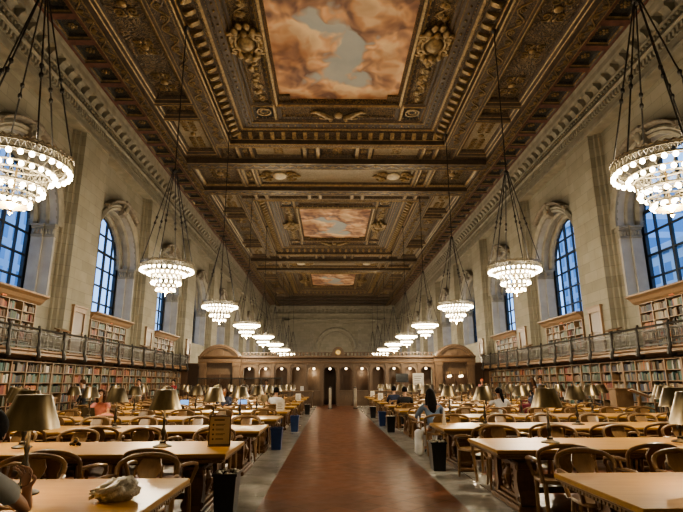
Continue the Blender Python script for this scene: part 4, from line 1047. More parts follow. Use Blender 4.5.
def place_chair(x,y,rz,label):
    global used
    if not used:
        used=True; chair.location=(x,y,0); chair.rotation_euler=(0,0,rz); tag(chair,label,'chair','oak armchairs at the reading tables'); return chair
    return dup(chair,(x,y,0),rz,label)
for k in range(NR):
    for s in (-1,1):
        for side in ('near','far'):
            for j in range(NCH):
                x=s*(TX0+.62+1.05*j); 
                if side=='near': y=FAR(s,k)-TW-.22; rz=0
                else: y=FAR(s,k)+.25; rz=PI
                jx=random.uniform(-.06,.06); jy=random.uniform(-.05,.10); jr=random.gauss(0,.10)
                y+= -jy if side=='near' else jy
                x+=jx; rz+=jr
                if (s,k,side,j)==(1,2,'near',0): x,y,rz=2.15,9.45,.38
                if (s,k,side,j)==(1,0,'near',0) or (k==0 and side=='near'): 
                    if not (s<0 and j==1): continue
                if not (in_view(x,y,.4,25) or in_view(x,y,.85,25)): continue
                if (s,k,side,j)==(-1,0,'near',1): x,y,rz=-2.50,2.92,.0
                if (s,k,side,j)==(1,3,'near',0): x,y,rz=1.98,12.35,.08
                if (s,k,side,j)==(1,4,'near',2): x,rz=4.72,.03
                if (s,k,side,j)==(1,4,'near',3): x=5.5
                place_chair(x,y,rz,'bent-back oak armchair on %s side of %s %s table, %s from the aisle'%(side,ORD[k],SIDE[s],ORD[j]))
                SEATS[(s,k,side,j)]=(x,y,rz)
# ---- desk lamps
def make_lamp():
    r=empty('desk_lamp')
    m=MB(); m.lathe([(0,0),(.125,0),(.125,.012),(.10,.024),(.055,.034),(.04,.05),(0,.05)],18); m.build('base',M['bronze'],r,35)
    m=MB(); m.lathe([(.04,.045),(.045,.07),(.022,.09),(.018,.13),(.034,.17),(.036,.20),(.02,.24),(.015,.30),(.022,.34),(.014,.37),(.011,.52),(.006,.53)],12); m.build('stem',M['bronze'],r,35)
    m=MB(); m.lathe([(.212,.485),(.216,.482),(.212,.50),(.13,.735),(.125,.745),(.02,.748),(0,.748)],28); m.build('shade',M['shade'],r,40)
    m=MB(); m.lathe([(.208,.487),(.122,.738),(0,.742)],24); m.build('shade_lining',M['shade_in'],r,40)
    m=MB(); m.sphere((0,0,.665),.032,8,6,0,(1,1,1.4)); m.build('bulb',M['bulb'],r,60)
    m=MB(); m.lathe([(.0,.785),(.012,.775),(.008,.76),(.02,.75)],8); m.build('finial',M['brass'],r,50)
    return r
lamp=None
LP=[]
for k in range(NR):
    for s in (-1,1):
        for j in range(4):
            x=s*(2.68+1.87*j)-(.13 if (s,k,j)==(-1,0,0) else 0); y=FAR(s,k)-TW/2+.05
            if not in_view(x,y,1.2,60): continue
            lab='bronze-shaded desk lamp on %s %s table, %s from the aisle'%(ORD[k],SIDE[s],ORD[j])
            if lamp is None: lamp=make_lamp(); lamp.location=(x,y,TH_); tag(lamp,lab,'desk lamp','bronze desk lamps on the reading tables')
            else: dup(lamp,(x,y,TH_),random.uniform(0,6),lab)
            LP.append((x,y))
LD=bpy.data.lights.new('desk_lamp_light','POINT'); LD.energy=LAMP_W; LD.shadow_soft_size=.04; LD.color=(1,.70,.36)
for x,y in LP:
    o=bpy.data.objects.new('desk_lamp_light',LD); COL.objects.link(o); o.location=(x,y,TH_+.585)

# ================================================================== CHANDELIERS
def make_chandelier(hi):
    r=empty('chandelier')
    tiers=[(.88,.0,32,.047),(.64,-.12,24,.045),(.48,-.44,17,.045),(.30,-.68,11,.043)]
    def ring(mb,R_,z0,z1,n=40,th=.03):
        mb.lathe([(R_-th,z0),(R_,z0),(R_,z1),(R_-th,z1),(R_-th,z0)],n)
    m=MB(); ring(m,.90,.21,.24); ring(m,.90,.05,.085); ring(m,.66,-.08,-.055); ring(m,.80,.05,.07)
    m.tube([(.905*math.cos(PI*i/60),.905*math.sin(PI*i/60),.085 if i%2 else .215) for i in range(120)],.016,4,True)
    m.tube([(.905*math.cos(PI*i/48),.905*math.sin(PI*i/48),.245 if i%2 else .285) for i in range(96)],[.012 if i%2 else .024 for i in range(96)],5,True)
    for i in range(16):
        a=2*PI*i/16; m.tube([(.88*math.cos(a),.88*math.sin(a),.06),(.66*math.cos(a),.66*math.sin(a),-.06),(.54*math.cos(a),.54*math.sin(a),-.14)],.012,4)
    m.build('crown_rim',M['chand'],r,50)
    for (R_,za,zb) in ((.55,-.36,-.14),(.37,-.62,-.50)):
        m=MB(); ring(m,R_,zb-.025,zb); ring(m,R_-.04,za,za+.025)
        nn=int(R_*40)*2
        m.tube([((R_-.01-.03*(i%2))*math.cos(2*PI*i/nn),(R_-.01-.03*(i%2))*math.sin(2*PI*i/nn),za+.01 if i%2 else zb-.01) for i in range(nn)],.014,4,True)
        m.build('tier_band',M['chand'],r,40)
    tot=0
    for (R_,z,n,rb) in tiers:
        if hi:
            bm=MB(); bm.sphere((0,0,0),rb,8,6,0,(1,1,1.1)); me=bm.mesh('bulb',[M['glow']],60)
            for i in range(n):
                a=2*PI*(i+.5*(tiers.index((R_,z,n,rb))%2))/n; o=bpy.data.objects.new('bulb',me); COL.objects.link(o); o.parent=r; o.location=(R_*math.cos(a),R_*math.sin(a),z)
        else:
            bm=MB(); N_=n*3     # beaded ring: far off the bulbs run together
            bm.tube([(R_*math.cos(2*PI*i/N_),R_*math.sin(2*PI*i/N_),z) for i in range(N_)],[rb*(1.1,.55,.55)[i%3] for i in range(N_)],6,True)
            bm.build('bulb_ring',M['glow'],r,60)
    m=MB(); m.lathe([(0,-.90),(.02,-.88),(.045,-.85),(.02,-.82),(.05,-.79),(.09,-.76),(.27,-.735),(.27,-.72),(0,-.70)],14); m.tube([(0,0,-.7),(0,0,.1)],.02,6); m.build('finial',M['gilt_metal'],r,40)
    HUB=3.80
    for i in range(6):
        a=2*PI*(i+.3)/6; A=Vector((.90*math.cos(a),.90*math.sin(a),.2)); B=Vector((.06*math.cos(a),.06*math.sin(a),HUB))
        m=MB(); m.tube([A,B],.016,5)
        for t in (.42,.48): 
            q=A.lerp(B,t); m.sphere(q,.045,6,5,0,(1,1,1.4))
        m.build('suspension_chain',M['bronze'],r,40)
    m=MB(); m.lathe([(0,HUB-.08),(.07,HUB-.05),(.10,HUB),(.07,HUB+.06),(.02,HUB+.12)],10); m.tube([(0,0,HUB),(0,0,CEIL_H)],.022,6); m.lathe([(.14,CEIL_H),(.12,CEIL_H-.05),(.03,CEIL_H-.12)],10); m.build('ceiling_rod',M['bronze'],r,40)
    return r
CZ_=5.45; CEIL_H=15.45-CZ_
CHX=lambda s,k: 5.92 if (s>0 and k==0) else s*6.2
ch_hi=ch_lo=None 
for k in range(9):
    for s in (-1,1):
        y=8.9+8.95*k; loc=(CHX(s,k),y,CZ_)
        lab='tiered bulb chandelier hanging in the %s row, %s from the camera'%(SIDE[s],ORD[k])
        if k<3:
            if ch_hi is None: ch_hi=make_chandelier(True); ch_hi.location=loc; tag(ch_hi,lab,'chandelier','chandeliers hanging in two rows')
            else: dup(ch_hi,loc,.2*k,lab)
        else:
            if ch_lo is None: ch_lo=make_chandelier(False); ch_lo.location=loc; tag(ch_lo,lab,'chandelier','chandeliers hanging in two rows')
            else: dup(ch_lo,loc,.2*k,lab)
CD=bpy.data.lights.new('chandelier_light','POINT'); CD.energy=CHAND_W; CD.shadow_soft_size=.12; CD.color=(1,.85,.61)
for k in range(-0,9):
    for s in (-1,1):
        o=bpy.data.objects.new('chandelier_light',CD); COL.objects.link(o); o.location=(CHX(s,k),8.9+8.95*k,CZ_-1.08)
CU=bpy.data.lights.new('chandelier_uplight','POINT'); CU.energy=UP_W; CU.shadow_soft_size=.3; CU.color=(1,.85,.61)
for k in range(9):
    for s in (-1,1):
        o=bpy.data.objects.new('chandelier_uplight',CU); COL.objects.link(o); o.location=(CHX(s,k),8.9+8.95*k,CZ_+.5)
# ================================================================== PEOPLE
def skin_mesh(name, pts, edges, mat, parent, sub=1, root=0):
    """pts: list of (co, radius or (rx,ry)); one continuous skinned surface"""
    me=bpy.data.meshes.new(name); me.from_pydata([p for p,_ in pts],edges,[]); me.materials.append(mat)
    o=bpy.data.objects.new(name,me); COL.objects.link(o); o.parent=parent
    me.update()
    md=o.modifiers.new('Skin','SKIN'); md.use_smooth_shade=True; md.branch_smoothing=.6
    sv=me.skin_vertices[0].data if len(me.skin_vertices) else None
    if sv is None:
        with bpy.context.temp_override(object=o,active_object=o): bpy.ops.object.modifier_add(type='SKIN')
        sv=me.skin_vertices[0].data
    for i,(_,r) in enumerate(pts):
        sv[i].radius=r if isinstance(r,tuple) else (r,r); sv[i].use_root=(i==root)
    sb=o.modifiers.new('Sub','SUBSURF'); sb.levels=sub; sb.render_levels=sub
    return o
def mirror(p,d): return (p[0]*d,p[1],p[2])
def person(label, loc, rz, pose, shirt, trousers, hair, style='short', sleeve='short', lean=0, arms=None, head_turn=(0,0), fingers=False, cap=None, scale=1.0):
    r=empty('person',loc,rz); r.scale=(scale,)*3; tag(r,label,'person')
    if pose=='sit':
        pel=(0,-.02,.56); sp=(0,-.03+lean*.3,.74); chst=(0,-.02+lean*.7,.97); nk=(0,.01+lean,1.14); hz=1.14
        hip=(.10,.02,.54); kn=(.13,.43,.515); an=(.12,.40,.10); toe=(.13,.55,.04)
        sh=(.185,-.01+lean*.9,1.07); el=(.265,.12+lean,.84); wr=(.16,.36+lean*.6,.81)
    else:
        pel=(0,0,.96); sp=(0,-.01+lean*.3,1.13); chst=(0,0+lean*.7,1.34); nk=(0,.01+lean,1.50); hz=1.50
        hip=(.10,0,.93); kn=(.11,.02,.50); an=(.11,-.02,.09); toe=(.12,.12,.035)
        sh=(.19,0+lean*.9,1.43); el=(.26,.02+lean*.6,1.15); wr=(.24,.14+lean*.6,.93)
    A={-1:(mirror(sh,-1),mirror(el,-1),mirror(wr,-1)),1:(sh,el,wr)}
    if arms:
        for d,(e_,w_) in arms.items(): A[d]=(mirror(sh,d),e_,w_)
    hx,hy=head_turn
    hd=[((nk[0]+hx*.3,nk[1]+.02+hy*.3,hz+.055),.064),((hx*.7,nk[1]+.035+hy*.7,hz+.125),(.086,.10)),((hx,nk[1]+.035+hy,hz+.20),(.09,.106)),((hx,nk[1]+.03+hy,hz+.265),(.06,.076))]
    P=[(pel,(.10,.085)),(sp,(.118,.088)),(chst,(.128,.088)),(nk,.058)]+hd
    E_=[(0,1),(1,2),(2,3),(3,4),(4,5),(5,6),(6,7)]
    # nose
    P.append(((hx,nk[1]+.035+hy+.13,hz+.155),(.014,.012))); E_.append((5,8))
    for d in (-1,1):
        a,b,c_=A[d]; i=len(P); hv=(Vector(c_)-Vector(b)).normalized(); hnd=tuple(Vector(c_)+hv*.075)
        P+=[(a,.046),(tuple(Vector(a).lerp(Vector(b),.55)),.045),(b,.040),(tuple(Vector(b).lerp(Vector(c_),.35)),.041),(c_,.027),(hnd,(.040,.020))]
        E_+=[(2,i),(i,i+1),(i+1,i+2),(i+2,i+3),(i+3,i+4),(i+4,i+5)]
        side=hv.cross(Vector((0,0,1))); side=side.normalized() if side.length>.1 else Vector((1,0,0))
        curl=Vector((0,0,-1)) if abs(hv.z)<.8 else Vector((-d*1.1,-.5,0))
        for q in range(4):
            w_=(q-1.5)*.021; L_=(.062,.075,.07,.055)[q]
            b0=Vector(hnd)+side*w_+hv*.03; j=len(P)
            P+=[(tuple(b0),.0095),(tuple(b0+hv*L_*.5+curl*.010),.0085),(tuple(b0+hv*L_*.75+curl*.036),.0075)]
            E_+=[(i+5,j),(j,j+1),(j+1,j+2)]
        j=len(P); tb=Vector(c_)+hv*.03-side*d*.035
        P+=[(tuple(tb),.012),(tuple(tb+hv*.035-side*d*.018),.010),(tuple(tb+hv*.06-side*d*.016+curl*.012),.0085)]; E_+=[(i+4,j),(j,j+1),(j+1,j+2)]
        i=len(P)
        h_,k_,n_,t_=[mirror(v,d) for v in (hip,kn,an,toe)]
        P+=[(h_,.05),(tuple(Vector(h_).lerp(Vector(k_),.5)),.058),(k_,.05),(tuple(Vector(k_).lerp(Vector(n_),.35)),.052),(n_,.036),(t_,(.035,.025))]
        E_+=[(0,i),(i,i+1),(i+1,i+2),(i+2,i+3),(i+3,i+4),(i+4,i+5)]
    skin_mesh('body',P,E_,M['skin'],r,1)
    # clothing
    P=[(tuple(Vector(pel)+Vector((0,0,-.03 if pose=='sit' else -.09))),(.168,.135)),(sp,(.15,.118)),(chst,(.175,.13)),(tuple(Vector(nk)+Vector((0,-.01,-.06))),(.145,.105)),(tuple(Vector(nk)+Vector((0,-.004,-.012))),(.075,.07))]; E_=[(0,1),(1,2),(2,3),(3,4)]
    for d in (-1,1):
        a,b,c_=A[d]; i=len(P); P+=[(a,.084),(tuple(Vector(a).lerp(Vector(b),.6)),.066)]; E_+=[(2,i),(i,i+1)]
        if sleeve=='long': P+=[(b,.056),(tuple(Vector(b).lerp(Vector(c_),.92)),.040)]; E_+=[(i+1,i+2),(i+2,i+3)]
    skin_mesh('shirt',P,E_,shirt,r,1)
    P=[(tuple(Vector(pel)+Vector((0,0,-.01))),(.15,.122)),(tuple(Vector(pel)+Vector((0,-.01,.10))),(.155,.122)),(tuple(Vector(pel)+(Vector((0,.06,-.02)) if pose=='sit' else Vector((0,0,-.08)))),(.13,.11))]; E_=[(0,1),(0,2)]
    for d in (-1,1):
        h_,k_,n_=[mirror(v,d) for v in (hip,kn,an)]; i=len(P)
        P+=[(tuple(Vector(h_).lerp(Vector(k_),.30)),.098),(tuple(Vector(h_).lerp(Vector(k_),.6)),.086),(k_,.070),(tuple(Vector(k_).lerp(Vector(n_),.5)),.066),(tuple(Vector(k_).lerp(Vector(n_),.95)),.054)]
        E_+=[(2,i),(i,i+1),(i+1,i+2),(i+2,i+3),(i+3,i+4)]
    skin_mesh('trousers',P,E_,trousers,r,1)
    for d in (-1,1):
        n_,t_=mirror(an,d),mirror(toe,d); m=MB(); c0=(Vector(n_)+Vector(t_))/2
        m.sphere((c0.x,c0.y+.01,.045),.06,10,6,0,(.8,2.1,.75)); m.build('shoe',M['black_cloth'],r,60)
    # hair: cap open at the face, plus what hangs down
    hc=Vector((hx,nk[1]+.020+hy,hz+.19)); m=MB()
    if cap is None:
        n=16; rings=[]
        for q in range(9):
            th=PI/2-q*R(115)/8
            for k in range(n):
                a=2*PI*k/n; fr=max(0,math.sin(a))
                tt=PI/2-q*R(115-68*fr)/8
                wob=1+.03*math.sin(5*a+q)
                rings.append(hc+Vector((.106*wob*math.cos(tt)*math.cos(a),.124*wob*math.cos(tt)*math.sin(a),.132*math.sin(tt))))
        fs=[]
        for q in range(8):
            for k in range(n): fs.append((q*n+k,q*n+(k+1)%n,(q+1)*n+(k+1)%n,(q+1)*n+k))
        m.add(rings,fs)
        if style=='long':
            m.tube([hc+Vector((0,-.03,.05)),hc+Vector((0,-.075,-.06)),hc+Vector((0,-.10,-.20)),hc+Vector((0,-.115,-.34)),hc+Vector((.01,-.12,-.46)),hc+Vector((.01,-.115,-.54))],[.09,.105,.115,.105,.075,.02],12)
            for d in (-1,1): m.tube([hc+Vector((d*.07,-.01,.0)),hc+Vector((d*.095,-.02,-.12)),hc+Vector((d*.10,-.06,-.28)),hc+Vector((d*.07,-.09,-.42))],[.04,.045,.045,.015],8)
        if style=='pony':
            m.tube([hc+Vector((0,-.10,.03)),hc+Vector((0,-.16,.0)),hc+Vector((.02,-.17,-.12)),hc+Vector((.05,-.165,-.25)),hc+Vector((.07,-.16,-.33))],[.03,.045,.05,.04,.01],8)
        m.build('hair',hair,r,70)
    else:
        m.lathe([(.108,-.005),(.112,.04),(.098,.09),(.06,.125),(0,.135)],16,tuple(hc)); m.add([hc+Vector(v) for v in ((-.08,.09,.01),(.08,.09,.01),(.07,.19,-.005),(-.07,.19,-.005))],[(0,1,2,3)]); m.build('cap',cap,r,60)
    # face
    fc=Vector((hx,nk[1]+.035+hy,hz+.18))
    for d in (-1,1):
        m=MB(); m.sphere((fc.x+d*.032,fc.y+.094,fc.z),.012,8,6); m.build('eye',M['black_cloth'],r,60)
        m=MB(); m.sphere((fc.x+d*.094,fc.y-.01,fc.z-.015),.03,8,6,0,(.35,.8,1.1)); m.build('ear',M['skin'],r,60)
    m=MB(); m.tube([(fc.x-.025,fc.y+.092,fc.z-.068),(fc.x,fc.y+.10,fc.z-.07),(fc.x+.025,fc.y+.092,fc.z-.068)],[.004,.008,.004],6); m.build('mouth',M['pink_cloth'],r,60)
    return r
TFL=lambda s,k: FAR(s,k)
# --- the reader cut by the left edge, elbow on the front table, hand to the chin
person('reader in grey tee at left edge, elbow on the front table, hand at chin',(-2.50,2.98,0),.0,'sit',M['tee_grey'],M['denim'],M['hair_black'],'short','short',.20,
    arms={1:((.17,.57,.83),(.19,.50,.972)),-1:((-.30,.50,.83),(-.10,.72,.81))},head_turn=(.03,.06))
def sit_at(key,*a,**kw):
    x,y,rz=SEATS[key]; f=Vector((0,.03,0)); f.rotate(Matrix.Rotation(rz,3,'Z'))
    return person(a[0],(x+f.x,y+f.y,0),rz,'sit',*a[1:],**kw)
def nearest_seat(X,Y,side):
    return min((k for k in SEATS if k[2]==side),key=lambda k:(SEATS[k][0]-X)**2+(SEATS[k][1]-Y)**2)
taken=set()
def sit(X,Y,side,*a,**kw):
    k=min((k for k in SEATS if k[2]==side and k not in taken),key=lambda k:(SEATS[k][0]-X)**2+(SEATS[k][1]-Y)**2); taken.add(k)
    sit_at(k,*a,**kw); return k
kA=sit(1.85,13.0,'near','woman with long dark hair and blue grey jacket at aisle seat of right table',M['denim'],M['white_cloth'],M['hair_black'],'long','long',.17,arms={1:((.34,.30,.80),(.16,.52,.82)),-1:((-.34,.30,.80),(-.16,.52,.82))})
kB=sit(4.4,15.9,'near','woman in white top with dark ponytail, seated with back to camera',M['white_cloth'],M['denim'],M['hair_black'],'pony','short',.12,arms={1:((.40,.26,.82),(.22,.50,.81)),-1:((-.40,.26,.82),(-.22,.50,.81))})
kC=sit(2.6,19.2,'near','person in black jacket seated behind the long haired woman, right of aisle',M['black_cloth'],M['black_cloth'],M['hair_black'],'short','long',.08)
kD=sit(2.6,22.5,'near','person in dark navy top farther back near the right aisle',M['navy'],M['black_cloth'],M['hair_black'],'short','long',.06)
kE=sit(-2.6,18.2,'near','person in white shirt hunched at a left table beside the aisle',M['white_cloth'],M['navy'],M['hair_black'],'short','short',.14)
kF=sit(-4.6,21.0,'far','reader with blue lit laptop at mid left table, facing the camera',M['navy'],M['denim'],M['hair_brown'],'long','long',.08)
kG=sit(-6.6,21.0,'far','reader in white shirt facing camera at a mid left table',M['white_cloth'],M['denim'],M['hair_black'],'short','short',.08)
kH=sit(-6.9,14.5,'far','person in pink top facing camera behind dark laptop, left rows',M['pink_cloth'],M['denim'],M['hair_brown'],'long','short',.10)
kI=sit(6.0,18.9,'far','person in dark top facing camera behind the ponytailed woman',M['navy'],M['black_cloth'],M['hair_brown'],'short','long',.06)
kJ=sit(-3.6,24.3,'far','reader in khaki shirt facing camera at a far left table',M['khaki'],M['denim'],M['hair_brown'],'long','long',.08)
person('standing man in white shirt by the left bookcases',(-9.75,26.0,0),PI-.3,'stand',M['white_cloth'],M['khaki'],M['hair_black'],'short','short',0)
person('person in red top raising a camera with both hands, standing far left',(-9.6,31.2,0),PI-.5,'stand',M['red_cloth'],M['black_cloth'],M['hair_black'],'short','long',0,arms={1:((.30,.16,1.28),(.07,.26,1.50)),-1:((-.30,.16,1.28),(-.07,.26,1.50))})
person('person in dark clothes standing before the low bookcases, far left',(-9.9,20.6,0),PI/2+.2,'stand',M['black_cloth'],M['black_cloth'],M['hair_brown'],'short','long',.05,scale=.97)
person('person in white shirt standing behind the glazed screen',(-6.1,35.2,0),PI,'stand',M['white_cloth'],M['navy'],M['hair_brown'],'short','short',0)
person('person in bright blue top standing behind the glazed screen',(-4.7,35.4,0),PI+.3,'stand',M['blue_cloth'],M['black_cloth'],M['hair_black'],'short','short',0)
person('person in pinkish top and orange cap seen beyond the right tables',(9.9,35.6,0),PI-.4,'stand',M['pink_cloth'],M['khaki'],M['hair_brown'],'short','short',0,cap=M['orange_cloth'])
person('tall dark clothed person of the standing pair, right rear',(9.75,26.3,0),.5,'stand',M['black_cloth'],M['navy'],M['hair_brown'],'long','long',0)
person('denim clothed person of the standing pair, right rear',(10.4,26.9,0),PI-.6,'stand',M['denim'],M['navy'],M['hair_brown'],'short','long',0,scale=1.03)

# ================================================================== LOOSE THINGS
# crumpled plastic bag on the front left table
r=empty('plastic_bag',(-2.0,4.10,TH_)); r.rotation_euler=(0,0,.25); tag(r,'crumpled grey white plastic bag lying on the front left table','bag')
m=MB(); random.seed(3)
n,mm=40,22; vs=[]
from mathutils import noise as mn
for j in range(mm+1):
    th=-PI/2+PI*j/mm
    for i in range(n):
        a=2*PI*i/n; p=Vector((math.cos(th)*math.cos(a),math.cos(th)*math.sin(a),math.sin(th)))
        f=1+.25*mn.noise(p*1.6+Vector((3,1,2)))+.34*abs(mn.noise(p*3.6))-.1+.20*abs(mn.noise(p*8.0))
        x=p.x*.145*f*(1.0-.2*max(0,-p.x)); y=p.y*.12*f; z=max(-.065,p.z*.09*f)+.065
        vs.append((x,y,z*(1.0+.25*p.x)))
fs=[(j*n+i,j*n+(i+1)%n,(j+1)*n+(i+1)%n,(j+1)*n+i) for j in range(mm) for i in range(n)]
m.add(vs,fs); m.build('crumpled_body',M['bag'],r,80)
m=MB()
for q in range(7):
    a=q*.9; m.tube([(-.11,.0,.06),(-.145,.02*math.cos(a),.055+.02*math.sin(a)),(-.17,.03*math.cos(a),.045+.03*math.sin(a))],[.012,.014,.004],5)
m.build('knotted_neck',M['bag'],r,60)
# open notebook under the reader's arm
r=empty('open_book',(-3.0,3.95,TH_),.3); tag(r,'open book with white pages under the elbow of left reader','book')
m=MB(); m.bbox(-.23,.23,-.16,.16,0,.008,.003); m.build('cover',M['navy'],r)
for d in (-1,1):
    m=MB(); pts=[(d*.22*i/8,.012+.018*math.sin(PI*min(1,i/8*.9+.1))) for i in range(9)]
    m.prism([(a,.008) for a,_ in (pts[0],pts[-1])][::1]+[p for p in reversed(pts)],lambda a,b,q:(a,q,b),-.15,.15); m.build('page',M['paper'],r)
# small tumbled trinket on the second left table
r=empty('trinket',(-3.95,7.55,TH_)); tag(r,'small dark bead like object left on the second left table','trinket')
m=MB()
for (x,y,z,q) in ((0,0,.03,.032),(.05,.01,.028,.028),(.03,-.03,.06,.026),(-.05,.02,.022,.022),(.085,-.01,.022,.022)): m.sphere((x,y,z),q,8,6)
m.build('beads',M['bronze'],r,60)
m=MB(); m.tube([(.03+.035*math.cos(q),-.02,.07+.035*math.sin(q)) for q in [i*2*PI/12 for i in range(12)]],.008,5,True); m.build('ring',M['brass'],r,50)
# framed notice on the second left table
r=empty('table_sign',(-1.93,7.42,TH_),.05); tag(r,'tan framed table sign with four bullet lines on second left table','sign')
m=MB(); W_,H_=.30,.40
m.box(-W_/2,W_/2,-.012,.012,0,.022); m.box(-W_/2,W_/2,-.012,.012,H_-.018,H_); m.box(-W_/2,-W_/2+.016,-.012,.012,0,H_); m.box(W_/2-.016,W_/2,-.012,.012,0,H_); m.bbox(-W_/2,W_/2,-.06,.06,-.0,.012,.004); m.build('frame',M['oak_dark'],r)
m=MB(); m.box(-W_/2+.014,W_/2-.014,-.004,.006,.02,H_-.016); m.build('card',M['card_tan'],r)
m=MB(); m.box(-.08,.06,-.006,-.004,H_-.07,H_-.055)
for q in range(4):
    z=H_-.125-.062*q; m.lathe([(0,0),(.013,0)],10,(-.09,-.0055,z),0,Matrix.Rotation(R(90),4,'X')); m.box(-.055,.07-.02*(q%2),-.006,-.004,z+.003,z+.010); m.box(-.055,.05,-.006,-.004,z-.010,z-.004)
m.build('print',M['ink'],r)
# white table cards at the aisle ends
def table_card(s,k,label,xo=.28,rz=0):
    r=empty('table_card',(s*(TX0+xo),FAR(s,k)-.55,TH_),rz); tag(r,label,'sign','white table cards')
    m=MB(); m.prism([(-.04,0),(.04,0),(.008,.33),(-.008,.33)],lambda a,b,q:(q,a,b),-.125,.125); m.build('card',M['paper'],r)
    m=MB()
    for q in range(4): m.box(-.09,.07-.03*(q%2),-.041+.0053*q+.004,-.033+.0053*q,.05+.055*q,.065+.055*q)
    m.build('print',M['ink'],r)
table_card(1,2,'white upright table card on aisle end of third right table',.20,1.35)
table_card(-1,4,'white table card on aisle end of the fifth left table')
table_card(-1,7,'white table card on aisle end of the eighth left table')
table_card(1,7,'white table card on aisle end of the eighth right table',.4)
table_card(1,9,'white table card on aisle end of the tenth right table',.5)
# bins at the table ends
bn=None
def bin_(x,y,blue,label):
    r=empty('waste_bin',(x,y,0)); tag(r,label,'bin')
    m=MB(); m.frame(0,0,.11,.16,[(0,0),(-.03,.48),(-.045,.48),(-.045,.51),(-.025,.51),(0.02,.04)],cap=0); m.box(-.11,.11,-.16,.16,0,.004)
    m.build('bucket',M['plastic_blue'] if blue else M['plastic_black'],r)
    m=MB(); 
    for i in range(18):
        a=2*PI*i/18; x_=.125*math.cos(a); y_=.17*math.sin(a); m.sphere((x_,y_,.50+.012*math.sin(i*2.3)),.030,6,4,0,(1,1,.7))
    m.build('liner',M['smoky'] if False else M['bag'] if not blue else M['plastic_blue'],r,60)
bin_(-1.72,7.0,False,'black waste bin with crumpled liner at aisle end of second left table')
bin_(-1.75,13.55,True,'dark blue recycling bin at aisle end of fourth left table')
bin_(-1.62,18.3,True,'blue recycling bin beside the left aisle, mid hall')
bin_(-1.6,27.9,False,'small black waste bin far down the left aisle')
bin_(1.62,10.3,False,'black waste bin at aisle end of third right table')
bin_(1.6,17.9,False,'black waste bin beside the right aisle, mid hall')
bin_(1.58,20.6,True,'bright blue recycling bin beside the right aisle')
bin_(1.58,25.0,False,'small black waste bin far down the right aisle')
# white tote bag by the long haired woman
r=empty('tote_bag',(1.62,12.35,0)); tag(r,'white tote bag hanging to the floor beside the woman at the aisle','bag')
m=MB(); m.bbox(-.09,.09,-.19,.19,0,.55,.05); m.v=[(x*(1-.5*max(0,z-.3)),y*(1-.35*max(0,z-.3)),z) for x,y,z in m.v]; m.build('pouch',M['white_cloth'],r,60)
m=MB(); m.tube([(0,-.08,.6),(0,-.06,.78),(0,0,.84),(0,.06,.78),(0,.08,.6)],.012,6); m.build('strap',M['white_cloth'],r,60)
# burgundy bag on the chair beside the ponytailed woman
x_,y_,_=SEATS[(kB[0],kB[1],'near',kB[3]+1)] if (kB[0],kB[1],'near',kB[3]+1) in SEATS else (5.5,15.9,0)
r=empty('shoulder_bag',(x_-.03,y_+.02,.47)); tag(r,'burgundy bag standing on the chair right of the ponytailed woman','bag')
m=MB(); m.bbox(-.21,.21,-.09,.09,0,.50,.05); m.v=[(x*(1-.15*z),y*(1-.7*max(0,z-.2)),z+.02*math.sin(9*x)*z) for x,y,z in m.v]; m.build('pouch',M['burgundy'],r,70)
m=MB()
for d in (-1,1): m.tube([(-.12,d*.05,.46),(-.10,d*.055,.56),(0,d*.055,.60),(.10,d*.055,.56),(.12,d*.05,.46)],.012,6)
m.build('handle',M['burgundy'],r,60)
# laptops
def laptop(x,y,rz,label,lit=True):
    r=empty('laptop',(x,y,TH_),rz); tag(r,label,'laptop')
    m=MB(); m.bbox(-.17,.17,-.12,.12,0,.016,.004); m.build('keyboard_base',M['iron'],r)
    m=MB(); Q=Matrix.Translation((0,.12,.016))@Matrix.Rotation(R(-18),4,'X'); m.bbox(-.17,.17,-.006,.006,0,.23,.003,0,Q); m.build('lid',M['plastic_black'],r)
    m=MB(); m.box(-.155,.155,-.0075,-.0065,.015,.215,0,Q); m.build('screen',M['screen'] if lit else M['screen_off'],r)
s_=SEATS[kF]; laptop(s_[0]+.75,s_[1]-.55,.25,'laptop with bright blue screen on the mid left table near the aisle')
s_=SEATS[kG]; laptop(s_[0]+.6,s_[1]-.5,.1,'laptop with blue screen before the white shirted reader')
s_=SEATS[kH]; laptop(s_[0]-.1,s_[1]-.45,PI,'dark laptop seen from behind before the person in pink',False)
s_=SEATS[kH]
r=empty('soft_pouch',(s_[0]+.45,s_[1]-.75,TH_)); tag(r,'small pink pouch on the table beside the dark laptop','pouch')
m=MB(); m.sphere((0,0,.05),.13,12,8,0,(1.3,.6,.4)); m.build('pouch_body',M['pink_cloth'],r,70); m=MB(); m.tube([(-.14,0,.10),(0,0,.108),(.14,0,.10)],.008,5); m.build('zip',M['brass'],r)
# black bag under the second left table
r=empty('black_bag',(-3.0,5.6,0.0)); tag(r,'black bag on the floor between the front two left tables','bag')
m=MB(); m.bbox(-.22,.22,-.12,.12,0,.36,.06); m.v=[(x*(1-.3*z),y*(1-.9*z),z) for x,y,z in m.v]; m.build('bag_body',M['black_cloth'],r,70)
m=MB(); m.tube([(-.1,0,.34),(-.07,0,.42),(.07,0,.42),(.1,0,.34)],.012,6); m.build('handle',M['black_cloth'],r)
